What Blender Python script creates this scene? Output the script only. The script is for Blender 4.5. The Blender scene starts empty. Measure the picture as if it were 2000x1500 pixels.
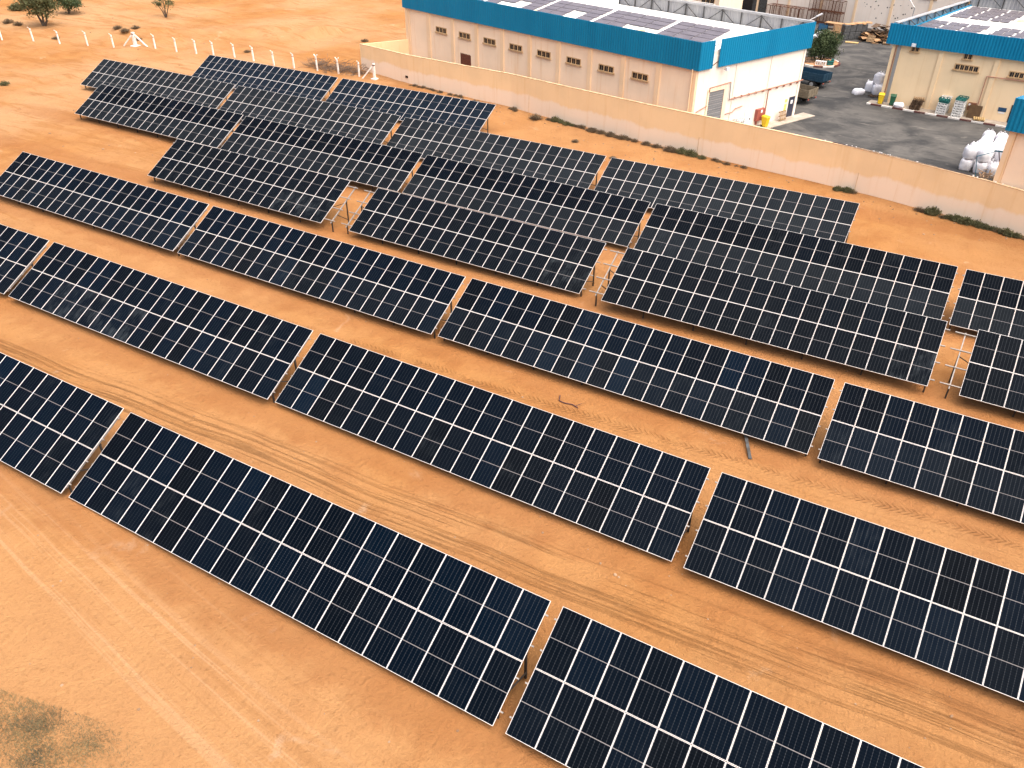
import bpy, math, random
from mathutils import Matrix, Vector, Euler, noise
random.seed(7)
sc = bpy.context.scene
col = sc.collection
R = math.radians

# ------------------------------------------------------------------ camera
LENS = 28.6225
CAMR = [[0.865163, -0.285136, 0.412542], [0.501466, 0.483595, -0.717403], [0.005054, 0.827546, 0.561375]]
cam = bpy.data.objects.new('camera', bpy.data.cameras.new('camera'))
col.objects.link(cam)
m = Matrix(CAMR).to_4x4(); m.translation = Vector((0, 0, 26.4))
cam.matrix_world = m
cam.data.lens = LENS; cam.data.sensor_width = 36.0
cam.data.clip_start = 0.5; cam.data.clip_end = 8000
sc.camera = cam

# ------------------------------------------------------------------ light
SUN_AZ, SUN_EL = R(98), R(66)      # azimuth from +Y towards +X
w = bpy.data.worlds.new('World'); sc.world = w; w.use_nodes = True
nt = w.node_tree
sky = nt.nodes.new('ShaderNodeTexSky'); sky.sky_type = 'NISHITA'; sky.sun_disc = False
sky.sun_elevation = SUN_EL; sky.sun_rotation = SUN_AZ
sky.air_density = 1.0; sky.dust_density = 7.0; sky.ozone_density = 1.0; sky.altitude = 100
bg = nt.nodes['Background']; bg.inputs[1].default_value = 0.06
nt.links.new(sky.outputs[0], bg.inputs[0])
sl = bpy.data.lights.new('sun', 'SUN'); sl.energy = 1.5; sl.angle = R(95); sl.color = (1.0, 0.93, 0.84)
so = bpy.data.objects.new('sun', sl); col.objects.link(so)
sd = Vector((math.sin(SUN_AZ) * math.cos(SUN_EL), math.cos(SUN_AZ) * math.cos(SUN_EL), math.sin(SUN_EL)))
so.rotation_euler = sd.to_track_quat('Z', 'Y').to_euler(); so.location = (0, 0, 80)
vs = sc.view_settings
vs.view_transform = 'Standard'; vs.look = 'None'; vs.gamma = 1.0; vs.exposure = 2.0
sc.render.engine = 'CYCLES'
sc.cycles.use_denoising = True
sc.cycles.max_bounces = 6

# ------------------------------------------------------------------ materials
def mat(name, c, rough=0.7, metal=0.0, spec=0.5):
    M = bpy.data.materials.new(name); M.use_nodes = True
    b = M.node_tree.nodes['Principled BSDF']
    b.inputs['Base Color'].default_value = (*c, 1); b.inputs['Roughness'].default_value = rough
    b.inputs['Metallic'].default_value = metal; b.inputs['Specular IOR Level'].default_value = spec
    return M
class NG:
    """tiny node-graph helper"""
    def __init__(s, M): s.t = M.node_tree; s.n = s.t.nodes; s.b = s.n['Principled BSDF']
    def _in(s, sock, v):
        if hasattr(v, 'is_linked') or hasattr(v, 'links'): s.t.links.new(v, sock)
        elif isinstance(v, (tuple, list)): sock.default_value = (*v, 1) if len(v) == 3 and sock.type == 'RGBA' else v
        else: sock.default_value = v
    def math(s, op, a, b=0.0, clamp=False, c=None):
        n = s.n.new('ShaderNodeMath'); n.operation = op; n.use_clamp = clamp
        s._in(n.inputs[0], a); s._in(n.inputs[1], b)
        if c is not None: s._in(n.inputs[2], c)
        return n.outputs[0]
    def pos(s): return s.n.new('ShaderNodeNewGeometry').outputs['Position']
    def obj(s): return s.n.new('ShaderNodeTexCoord').outputs['Object']
    def xyz(s, v):
        n = s.n.new('ShaderNodeSeparateXYZ'); s._in(n.inputs[0], v); return n.outputs
    def comb(s, x, y, z):
        n = s.n.new('ShaderNodeCombineXYZ')
        for i, q in enumerate((x, y, z)): s._in(n.inputs[i], q)
        return n.outputs[0]
    def scale(s, v, sc3):
        n = s.n.new('ShaderNodeVectorMath'); n.operation = 'MULTIPLY'; s._in(n.inputs[0], v); n.inputs[1].default_value = sc3
        return n.outputs[0]
    def noise(s, v, scale, detail=3, rough=0.55, dist=0.0):
        n = s.n.new('ShaderNodeTexNoise'); s._in(n.inputs['Vector'], v)
        n.inputs['Scale'].default_value = scale; n.inputs['Detail'].default_value = detail
        n.inputs['Roughness'].default_value = rough; n.inputs['Distortion'].default_value = dist
        return n.outputs[0]
    def step(s, v, a, b):
        n = s.n.new('ShaderNodeMapRange'); n.interpolation_type = 'SMOOTHSTEP'; s._in(n.inputs[0], v)
        n.inputs[1].default_value = a; n.inputs[2].default_value = b; return n.outputs[0]
    def mix(s, f, a, b):
        n = s.n.new('ShaderNodeMix'); n.data_type = 'RGBA'; s._in(n.inputs[0], f); s._in(n.inputs[6], a); s._in(n.inputs[7], b)
        return n.outputs[2]
    def bump(s, h, dist, strength=1.0):
        n = s.n.new('ShaderNodeBump'); s._in(n.inputs['Height'], h); n.inputs['Distance'].default_value = dist
        n.inputs['Strength'].default_value = strength; s.t.links.new(n.outputs[0], s.b.inputs['Normal'])
    def base(s, c): s._in(s.b.inputs['Base Color'], c)
def rgb(c): return (*c, 1)

def varied(name, c1, c2, scale=2.0, rough=0.8, bump=0.0, spec=0.3, detail=4, stretch=(1, 1, 1), metal=0.0):
    M = mat(name, c1, rough, metal, spec); g = NG(M)
    v = g.scale(g.pos(), stretch)
    n = g.noise(v, scale, detail)
    g.base(g.mix(g.step(n, 0.3, 0.7), rgb(c1), rgb(c2)))
    if bump: g.bump(n, bump)
    return M

# --- solar glass with cell grid, painted grey sheen and dust from the object's own colour
def panel_material():
    M = mat('solar_glass', (0.004, 0.007, 0.014), 0.13, 0, 0.012); g = NG(M)
    x, y, z = g.xyz(g.obj())
    oi = g.n.new('ShaderNodeObjectInfo')
    cr, cg, cb = g.n.new('ShaderNodeSeparateColor'), None, None
    g.t.links.new(oi.outputs['Color'], cr.inputs[0])
    dust, tint, blot = cr.outputs[0], cr.outputs[1], cr.outputs[2]  # dust channel carries the painted sky sheen, blot the real dust smears
    # column lines (six cells) and row lines
    px = 1.04 / 6
    fx = g.math('PINGPONG', x, px / 2)                       # 0 at cell edges (every px), px/2 mid cell
    lx = g.math('SUBTRACT', 1.0, g.step(fx, 0.003, 0.009))
    py = 2.2 / 24
    fy = g.math('PINGPONG', y, py / 2)
    ly = g.math('SUBTRACT', 1.0, g.step(fy, 0.001, 0.005))
    ay = g.math('ABSOLUTE', y)
    mid = g.math('SUBTRACT', 1.0, g.step(ay, 0.010, 0.016))
    # little bright dashes on the column lines
    bl = g.step(g.math('PINGPONG', g.math('ADD', y, py / 2), py / 2), 0.012, 0.03)
    lxx = g.math('MULTIPLY', lx, g.math('ADD', g.math('MULTIPLY', bl, 0.65), 0.35))
    c = g.mix(tint, rgb((0.0008, 0.0016, 0.0032)), rgb((0.0008, 0.0042, 0.0105)))
    c = g.mix(g.math('MULTIPLY', ly, 0.30), c, rgb((0.014, 0.020, 0.030)))
    c = g.mix(g.math('MULTIPLY', lxx, 0.50), c, rgb((0.085, 0.092, 0.105)))
    c = g.mix(g.math('MULTIPLY', mid, 0.72), c, rgb((0.24, 0.22, 0.22)))
    # even grey of the sky sheen painted in, plus dust streaks and blotches
    P = g.pos()
    st = g.noise(g.comb(g.math('MULTIPLY', x, 5.0), g.math('MULTIPLY', y, 0.7), oi.outputs['Random']), 1.6, 4)
    cl = g.noise(P, 1.1, 5, 0.6)
    k = g.math('MULTIPLY', g.math('MULTIPLY', g.step(st, 0.35, 0.75), g.step(cl, 0.38, 0.66)), blot)
    dd = g.math('ADD', g.math('MULTIPLY', dust, g.math('ADD', 0.8, g.math('MULTIPLY', cl, 0.4))), g.math('MULTIPLY', k, 0.16), True)
    c = g.mix(dd, c, rgb((0.29, 0.34, 0.37)))
    g.base(c)
    g._in(g.b.inputs['Roughness'], g.math('ADD', 0.12, g.math('MULTIPLY', dd, 0.5)))
    return M

def ground_material():
    M = mat('desert_sand', (0.3725, 0.1940, 0.0755), 0.95, 0, 0.1); g = NG(M)
    P = g.pos(); x, y, z = g.xyz(P)
    n1 = g.noise(P, 0.045, 4); n2 = g.noise(P, 0.45, 6, 0.6); n3 = g.noise(P, 4.5, 6, 0.7); n4 = g.noise(P, 22.0, 3, 0.6)
    A, B, Cc = (0.3725, 0.1759, 0.0604), (0.3104, 0.1326, 0.0415), (0.4222, 0.2426, 0.1208)
    c = g.mix(g.step(n2, 0.35, 0.70), rgb(A), rgb(B))
    # paler dry crust to the west and beyond the fence
    far = g.math('ADD', g.step(g.math('SUBTRACT', g.math('MULTIPLY', x, -1.0), 0.0), 55.0, 105.0), g.step(y, 78.0, 96.0), True)
    crust = g.math('MULTIPLY', g.step(n1, 0.36, 0.60), g.math('ADD', 0.30, g.math('MULTIPLY', far, 0.60)), True)
    c = g.mix(crust, c, rgb(Cc))
    near = g.math('SUBTRACT', 1.0, g.step(g.math('ADD', y, g.math('MULTIPLY', n2, 4.0)), 11.0, 17.0))
    c = g.mix(g.math('MULTIPLY', near, 0.45), c, rgb((0.4345, 0.2329, 0.1019)))
    # pale scuffed patches
    patch = g.step(g.noise(g.scale(P, (1, 1, 0)), 0.33, 5, 0.62, 0.6), 0.63, 0.72)
    c = g.mix(g.math('MULTIPLY', patch, 0.62), c, rgb((0.4594, 0.2976, 0.1812)))
    # ---- wheel tracks
    def band(v, c0, w): return g.math('SUBTRACT', 1.0, g.step(g.math('ABSOLUTE', g.math('SUBTRACT', v, c0)), w * 0.4, w))
    v1 = g.math('SUBTRACT', y, g.math('MULTIPLY', x, 0.045))
    wob = g.math('MULTIPLY', g.noise(g.comb(g.math('MULTIPLY', x, 0.06), 0, 0), 1.0, 2), 1.2)
    v1 = g.math('ADD', v1, g.math('SUBTRACT', wob, 0.6))
    fine = g.noise(g.comb(g.math('MULTIPLY', x, 0.05), g.math('MULTIPLY', v1, 4.2), 0.0), 1.0, 4, 0.65)
    fl = g.step(fine, 0.50, 0.60)
    b12 = band(v1, 21.9, 1.9)
    b23 = g.math('MULTIPLY', band(v1, 32.6, 1.5), 0.35)
    b34 = g.math('MULTIPLY', band(v1, 43.0, 1.2), 0.35)
    trk = g.math('ADD', b12, g.math('ADD', b23, b34), True)
    c = g.mix(g.math('MULTIPLY', g.math('MULTIPLY', fl, trk), 0.34), c, rgb((0.2360, 0.1003, 0.0301)))
    # broad tracks in front of the nearest row
    v2 = g.math('ADD', y, g.math('MULTIPLY', x, 0.15))
    wob2 = g.math('MULTIPLY', g.noise(g.comb(g.math('MULTIPLY', x, 0.07), 3.0, 0), 1.0, 2), 0.9)
    v2 = g.math('ADD', v2, g.math('SUBTRACT', wob2, 0.45))
    f2 = g.noise(g.comb(g.math('MULTIPLY', x, 0.03), g.math('MULTIPLY', v2, 2.6), 5.0), 1.0, 4, 0.6)
    b0 = g.math('ADD', band(v2, 7.0, 2.0), g.math('MULTIPLY', band(v2, 9.6, 0.8), 0.7), True)
    c = g.mix(g.math('MULTIPLY', g.math('MULTIPLY', g.step(f2, 0.52, 0.62), b0), 0.50), c, rgb((0.4842, 0.2976, 0.1623)))
    c = g.mix(g.math('MULTIPLY', g.math('MULTIPLY', g.step(f2, 0.46, 0.38), b0), 0.30), c, rgb((0.2856, 0.1294, 0.0452)))
    # tread marks (chevrons) in the middle lanes
    ch = g.math('SINE', g.math('MULTIPLY', g.math('ADD', x, g.math('MULTIPLY', g.math('ABSOLUTE', g.math('SUBTRACT', v1, 33.4)), 1.1)), 21.0))
    tread = g.math('MULTIPLY', g.math('MULTIPLY', g.step(ch, 0.1, 0.9), band(v1, 33.4, 0.42)), g.step(n2, 0.4, 0.55))
    c = g.mix(g.math('MULTIPLY', tread, 0.30), c, rgb((0.2234, 0.0970, 0.0301)))
    # churned wheel ruts to the west
    rut = g.noise(g.comb(g.math('MULTIPLY', x, 0.09), g.math('MULTIPLY', y, 0.55), 0), 1.0, 5, 0.7, 1.3)
    west = g.step(g.math('MULTIPLY', x, -1.0), 48.0, 62.0)
    c = g.mix(g.math('MULTIPLY', g.math('MULTIPLY', g.step(rut, 0.50, 0.62), west), 0.60), c, rgb((0.2917, 0.1294, 0.0415)))
    # redder, darker bands along the front edge of each row
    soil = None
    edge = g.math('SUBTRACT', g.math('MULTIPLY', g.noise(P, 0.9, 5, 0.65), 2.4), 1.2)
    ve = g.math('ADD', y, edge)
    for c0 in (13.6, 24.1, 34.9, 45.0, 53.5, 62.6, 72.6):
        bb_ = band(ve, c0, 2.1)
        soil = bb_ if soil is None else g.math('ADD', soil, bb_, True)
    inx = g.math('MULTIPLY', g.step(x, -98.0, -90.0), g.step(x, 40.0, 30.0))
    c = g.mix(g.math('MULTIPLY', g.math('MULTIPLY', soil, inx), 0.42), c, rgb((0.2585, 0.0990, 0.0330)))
    # small dark clods
    clod = g.math('MULTIPLY', g.step(n3, 0.55, 0.69), 0.38)
    c = g.mix(clod, c, rgb((0.2048, 0.0906, 0.0317)))
    grain = g.math('MULTIPLY', g.step(n4, 0.52, 0.75), 0.30)
    c = g.mix(grain, c, rgb((0.2234, 0.1100, 0.0452)))
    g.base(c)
    h = g.math('ADD', g.math('MULTIPLY', n3, 0.6), g.math('ADD', g.math('MULTIPLY', n2, 1.2), g.math('MULTIPLY', g.math('MULTIPLY', fl, trk), -0.25)))
    h = g.math('ADD', h, g.math('MULTIPLY', tread, -0.3))
    h = g.math('ADD', h, g.math('MULTIPLY', n4, 0.12))
    h = g.math('ADD', h, g.math('MULTIPLY', g.math('MULTIPLY', rut, west), 1.2))
    g.bump(h, 0.30, 1.0)
    return M

def paint_wall(name, c, stain, amount=0.5, low=None, z0=0.0, z1=1.0, dirt=(0.5, 0.36, 0.2)):
    """painted render with rust streaks that run down it; low = paler wash below z0..z1"""
    M = mat(name, c, 0.85, 0, 0.2); g = NG(M)
    P = g.pos(); x, y, z = g.xyz(P)
    big = g.noise(P, 0.35, 4); fine = g.noise(P, 3.0, 5)
    k = g.mix(g.step(big, 0.35, 0.7), rgb(c), rgb([q * 0.93 for q in c]))
    if low:
        edge = g.math('ADD', z, g.math('ADD', g.math('MULTIPLY', g.noise(g.scale(P, (1, 1, 0.3)), 0.5, 5), 1.3), g.math('MULTIPLY', g.noise(g.scale(P, (1, 1, 0.1)), 4.0, 3), 0.35)))
        k = g.mix(g.step(edge, z0 + 0.8, z1 + 0.8), rgb(low), k)
    st = g.noise(g.scale(P, (2.2, 2.2, 0.12)), 1.0, 5, 0.6)
    k = g.mix(g.math('MULTIPLY', g.step(st, 0.52, 0.74), amount), k, rgb(stain))
    k = g.mix(g.math('MULTIPLY', g.step(fine, 0.62, 0.8), 0.12), k, rgb(dirt))
    g.base(k); g.bump(fine, 0.01, 0.5)
    return M

def asphalt_material():
    M = mat('worn_asphalt', (0.06, 0.06, 0.06), 0.92, 0, 0.2); g = NG(M)
    P = g.pos()
    a = g.noise(g.scale(P, (1, 1, 0)), 0.22, 6, 0.62, 0.8); b = g.noise(g.scale(P, (0.5, 1.3, 0)), 0.8, 6, 0.7, 0.5); d = g.noise(P, 9.0, 4)
    c = g.mix(g.step(a, 0.33, 0.68), rgb((0.030, 0.030, 0.031)), rgb((0.105, 0.098, 0.090)))
    c = g.mix(g.math('MULTIPLY', g.step(b, 0.56, 0.70), 0.55), c, rgb((0.20, 0.18, 0.158)))
    c = g.mix(g.math('MULTIPLY', g.step(b, 0.44, 0.34), 0.55), c, rgb((0.012, 0.013, 0.016)))
    c = g.mix(g.math('MULTIPLY', d, 0.3), c, rgb((0.07, 0.068, 0.064)))
    g.base(c); g.bump(d, 0.01, 0.6)
    return M

def kerb_material():
    M = mat('kerb_paint', (0.7, 0.68, 0.66), 0.8, 0, 0.2); g = NG(M)
    x, y, z = g.xyz(g.obj())
    sq = g.math('GREATER_THAN', g.math('FRACT', g.math('MULTIPLY', x, 0.40)), 0.5)
    n = g.noise(g.pos(), 3.0, 4)
    c = g.mix(sq, rgb((0.11, 0.045, 0.04)), rgb((0.66, 0.62, 0.58)))
    c = g.mix(g.math('MULTIPLY', g.step(n, 0.5, 0.75), 0.35), c, rgb((0.28, 0.23, 0.19)))
    g.base(c); return M

M = {}
M['glass'] = panel_material()
M['alu'] = mat('anodised_frame', (0.72, 0.68, 0.66), 0.45, 0.0, 0.5)
M['galv'] = varied('galvanised_steel', (0.30, 0.265, 0.235), (0.21, 0.185, 0.165), 6, 0.55, 0, 0.5)
M['post'] = varied('dark_steel', (0.030, 0.024, 0.020), (0.055, 0.040, 0.030), 5, 0.65)
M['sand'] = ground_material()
M['asphalt'] = asphalt_material()
M['kerb'] = kerb_material()
M['pave'] = varied('concrete_paving', (0.42, 0.36, 0.30), (0.30, 0.25, 0.20), 1.2, 0.9, 0.01)
M['front'] = paint_wall('cream_render', (0.90, 0.70, 0.51), (0.72, 0.42, 0.17), 0.40)
M['pil'] = paint_wall('cream_pilaster', (0.85, 0.62, 0.40), (0.66, 0.36, 0.12), 0.65)
M['side'] = paint_wall('pale_render', (0.84, 0.735, 0.635), (0.64, 0.47, 0.32), 0.20)
M['rwall'] = paint_wall('yellow_render', (0.83, 0.635, 0.405), (0.62, 0.40, 0.18), 0.28)
M['perim'] = paint_wall('boundary_render', (0.86, 0.605, 0.345), (0.70, 0.42, 0.17), 0.32, (0.86, 0.680, 0.510), 0.9, 1.25)
M['coping'] = varied('wall_coping', (0.72, 0.52, 0.32), (0.50, 0.33, 0.18), 2.0, 0.9)
M['blue'] = varied('blue_cladding', (0.0015, 0.165, 0.315), (0.0025, 0.190, 0.355), 0.6, 0.5, 0, 0.2, stretch=(1, 1, 0.2))
M['grey_sheet'] = varied('grey_sheet', (0.36, 0.36, 0.36), (0.28, 0.28, 0.29), 0.8, 0.6, stretch=(1, 1, 0.1))
M['steel_dark'] = varied('frame_steel', (0.07, 0.075, 0.08), (0.04, 0.035, 0.03), 4, 0.6)
M['roof'] = varied('white_roof_sheet', (0.83, 0.81, 0.79), (0.74, 0.70, 0.66), 0.7, 0.6)
M['roofpv'] = varied('sky_glare_roof_module', (0.115, 0.100, 0.112), (0.150, 0.132, 0.145), 0.9, 0.35, 0, 0.4)  # purple-grey of the sky glare put into the module colour
M['dark'] = mat('dark_glazing', (0.012, 0.012, 0.014), 0.25)
M['sillm'] = varied('window_frame_paint', (0.55, 0.37, 0.20), (0.42, 0.26, 0.13), 3, 0.8)
M['bar'] = mat('window_bars', (0.30, 0.22, 0.15), 0.7)
M['brick'] = varied('red_infill', (0.10, 0.030, 0.018), (0.16, 0.055, 0.03), 7, 0.9, 0.02)
M['shutter'] = varied('shutter_steel', (0.22, 0.22, 0.225), (0.17, 0.17, 0.175), 1.0, 0.5, stretch=(0.2, 0.2, 3))
M['redpipe'] = varied('red_pipe_paint', (0.40, 0.16, 0.105), (0.33, 0.18, 0.13), 3, 0.6)
M['greypipe'] = mat('grey_pipe', (0.26, 0.26, 0.26), 0.6)
M['door_dark'] = mat('door_paint', (0.025, 0.028, 0.05), 0.5)
M['white'] = varied('white_paint', (0.84, 0.82, 0.79), (0.72, 0.69, 0.66), 2, 0.6)
M['redbox'] = mat('cabinet_red', (0.30, 0.075, 0.055), 0.5)
M['yellow'] = mat('bin_yellow', (0.74, 0.50, 0.015), 0.5)
M['green'] = mat('bin_green', (0.012, 0.090, 0.045), 0.5)
M['binblue'] = mat('bin_blue', (0.020, 0.085, 0.165), 0.5)
M['truckblue'] = varied('truck_blue', (0.012, 0.040, 0.070), (0.018, 0.052, 0.085), 2, 0.5)
M['trucktan'] = varied('truck_boards', (0.20, 0.165, 0.115), (0.13, 0.105, 0.075), 4, 0.8)
M['tyre'] = mat('tyre_rubber', (0.012, 0.012, 0.012), 0.9)
M['wood'] = varied('pallet_wood', (0.36, 0.235, 0.13), (0.20, 0.125, 0.065), 5, 0.9)
M['wood_dark'] = varied('weathered_wood', (0.135, 0.085, 0.050), (0.075, 0.045, 0.028), 5, 0.9)
M['wood_yellow'] = varied('new_wood', (0.55, 0.38, 0.17), (0.42, 0.27, 0.11), 5, 0.9)
M['card'] = varied('cardboard', (0.42, 0.25, 0.13), (0.30, 0.17, 0.085), 1.5, 0.9)
M['wrap'] = varied('black_wrap', (0.055, 0.058, 0.062), (0.10, 0.10, 0.10), 3, 0.35)
M['bag'] = varied('bulk_bag_weave', (0.80, 0.79, 0.81), (0.66, 0.65, 0.69), 2.2, 0.75, 0.03)
M['crate_white'] = varied('white_crate_plastic', (0.72, 0.71, 0.68), (0.58, 0.57, 0.54), 5, 0.6)
M['crate_green'] = mat('green_crate_plastic', (0.012, 0.125, 0.110), 0.5)
M['brown'] = varied('brown_board', (0.105, 0.062, 0.028), (0.075, 0.042, 0.02), 2, 0.8)
M['brownbox'] = mat('brown_cabinet', (0.16, 0.062, 0.030), 0.6)
M['signblue'] = mat('sign_blue', (0.010, 0.055, 0.125), 0.5)
M['signyellow'] = mat('sign_yellow', (0.70, 0.56, 0.14), 0.5)
M['rust'] = varied('rusty_steel', (0.145, 0.058, 0.030), (0.085, 0.034, 0.020), 4, 0.8)
M['fence'] = varied('white_post_paint', (0.84, 0.80, 0.76), (0.66, 0.58, 0.50), 4, 0.8)
M['bark'] = varied('grey_bark', (0.11, 0.085, 0.062), (0.06, 0.045, 0.035), 6, 0.95)
M['leaf_olive'] = varied('olive_leaves', (0.058, 0.070, 0.024), (0.095, 0.095, 0.040), 0.9, 0.7)
M['leaf_green'] = varied('dark_leaves', (0.030, 0.052, 0.020), (0.060, 0.082, 0.030), 0.9, 0.7)
M['leaf_weed'] = varied('weed_leaves', (0.125, 0.115, 0.050), (0.070, 0.072, 0.032), 1.5, 0.8)
M['leaf_dry'] = varied('dry_stems', (0.20, 0.145, 0.085), (0.11, 0.075, 0.050), 2.0, 0.9)
M['straw'] = varied('dry_grass', (0.20, 0.150, 0.070), (0.095, 0.085, 0.050), 0.8, 0.9)
M['twig'] = varied('dead_twigs', (0.20, 0.14, 0.10), (0.11, 0.075, 0.055), 2, 0.9)
M['stone'] = varied('pale_stone', (0.36, 0.24, 0.15), (0.17, 0.095, 0.05), 0.6, 0.9)
M['teal'] = mat('teal_pipe', (0.03, 0.16, 0.22), 0.5)
M['maroon'] = mat('maroon_pipe', (0.05, 0.018, 0.028), 0.5)
M['soil'] = varied('planter_soil', (0.50, 0.27, 0.14), (0.34, 0.18, 0.09), 2, 0.95)
M['lampm'] = mat('lamp_housing', (0.55, 0.56, 0.58), 0.5)
M['lens'] = mat('lamp_lens', (0.75, 0.78, 0.82), 0.2)

# ------------------------------------------------------------------ mesh builder
class MB:
    def __init__(s): s.v = []; s.f = []
    def add(s, vs, fs):
        o = len(s.v); s.v += [tuple(q) for q in vs]; s.f += [tuple(i + o for i in f) for f in fs]
    def hexa(s, p):   # 8 points: bottom 4 ccw, top 4 ccw
        s.add(p, [(3, 2, 1, 0), (4, 5, 6, 7), (0, 1, 5, 4), (1, 2, 6, 5), (2, 3, 7, 6), (3, 0, 4, 7)])
    def box(s, c, d, rot=None):
        hx, hy, hz = d[0] / 2, d[1] / 2, d[2] / 2
        p = [Vector(q) for q in ((-hx, -hy, -hz), (hx, -hy, -hz), (hx, hy, -hz), (-hx, hy, -hz), (-hx, -hy, hz), (hx, -hy, hz), (hx, hy, hz), (-hx, hy, hz))]
        if rot is not None: p = [rot @ q for q in p]
        c = Vector(c); s.hexa([q + c for q in p])
    def bar(s, a, b, wd, h, up=(0, 0, 1)):
        a, b = Vector(a), Vector(b); d = (b - a); L = d.length; d.normalize()
        up = Vector(up)
        if abs(d.dot(up)) > 0.98: up = Vector((1, 0, 0))
        sdv = d.cross(up).normalized(); up = sdv.cross(d)
        p = []
        for q in (a, b): p.append([q - sdv * wd / 2 - up * h / 2, q + sdv * wd / 2 - up * h / 2, q + sdv * wd / 2 + up * h / 2, q - sdv * wd / 2 + up * h / 2])
        s.add(p[0] + p[1], [(0, 1, 2, 3), (7, 6, 5, 4), (0, 4, 5, 1), (1, 5, 6, 2), (2, 6, 7, 3), (3, 7, 4, 0)])
    def tube(s, a, b, r0, r1=None, n=8):
        r1 = r0 if r1 is None else r1
        a, b = Vector(a), Vector(b); d = (b - a).normalized()
        up = Vector((0, 0, 1)) if abs(d.z) < 0.95 else Vector((1, 0, 0))
        x = d.cross(up).normalized(); y = d.cross(x)
        vs = []
        for q, r in ((a, r0), (b, r1)):
            for i in range(n):
                t = 2 * math.pi * i / n; vs.append(q + x * r * math.cos(t) + y * r * math.sin(t))
        fs = [(i, (i + 1) % n, n + (i + 1) % n, n + i) for i in range(n)] + [tuple(range(n - 1, -1, -1)), tuple(range(n, 2 * n))]
        s.add(vs, fs)
    def path(s, pts, r, n=6):
        for a, b in zip(pts[:-1], pts[1:]): s.tube(a, b, r, r, n)
    def prism(s, poly, z0, z1):
        n = len(poly)
        vs = [(x, y, z0) for x, y in poly] + [(x, y, z1) for x, y in poly]
        s.add(vs, [tuple(range(n - 1, -1, -1)), tuple(range(n, 2 * n))] + [(i, (i + 1) % n, n + (i + 1) % n, n + i) for i in range(n)])
    def leaf(s, c, size, rnd, squash=0.5, upright=0.0):
        e = Euler((rnd.uniform(0, 6.28), rnd.uniform(0, 6.28), rnd.uniform(0, 6.28))).to_matrix()
        a = e @ Vector((size, 0, 0)); b = e @ Vector((0, size * squash, 0)); c = Vector(c)
        if upright: a.z = abs(a.z) + upright * size
        s.add([c - a * 0.5, c + b * 0.5, c + a * 0.5, c - b * 0.5], [(0, 1, 2, 3)])
    def mesh(s, name, mt, off=(0, 0, 0), smooth=False):
        me = bpy.data.meshes.new(name); ox, oy, oz = off
        me.from_pydata([(x - ox, y - oy, z - oz) for x, y, z in s.v], [], s.f)
        me.materials.append(mt)
        if smooth: me.polygons.foreach_set('use_smooth', [True] * len(me.polygons))
        me.update(); return me
    def build(s, name, mt, parent=None, smooth=False, loc=None):
        """vertices are in world coordinates; the mesh is stored relative to its top-level thing.
        loc given (top-level single meshes): the object's origin."""
        if parent is not None:
            r = parent
            while r.parent: r = r.parent
            off = r['_o'] if '_o' in r else r.location
            o = bpy.data.objects.new(name, s.mesh(name, mt, off, smooth)); o.parent = parent
        else:
            loc = loc or (0, 0, 0)
            o = bpy.data.objects.new(name, s.mesh(name, mt, loc, smooth)); o.location = loc
        col.objects.link(o); return o

def tag(o, label=None, cat=None, group=None, kind=None):
    if label: o['label'] = label
    if cat: o['category'] = cat
    if group: o['group'] = group
    if kind: o['kind'] = kind
    return o
def empty(name, loc, label, cat, group=None, rz=0.0):
    o = bpy.data.objects.new(name, None); col.objects.link(o); o.location = loc; o.rotation_euler = (0, 0, rz)
    o.empty_display_size = 0.3
    return tag(o, label, cat, group)
def children(o): return list(o.children)
def copy_tree(o, parent=None):
    c = o.copy(); col.objects.link(c)
    if parent is not None: c.parent = parent
    for ch in children(o): copy_tree(ch, c)
    return c
def put(o, loc, rz=0.0, label=None, group=None, scale=None):
    o.location = loc; o.rotation_euler = (0, 0, rz)
    if scale: o.scale = (scale,) * 3
    if label: o['label'] = label
    if group: o['group'] = group
    return o
def lerp(a, b, t): return a + (b - a) * t

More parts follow.
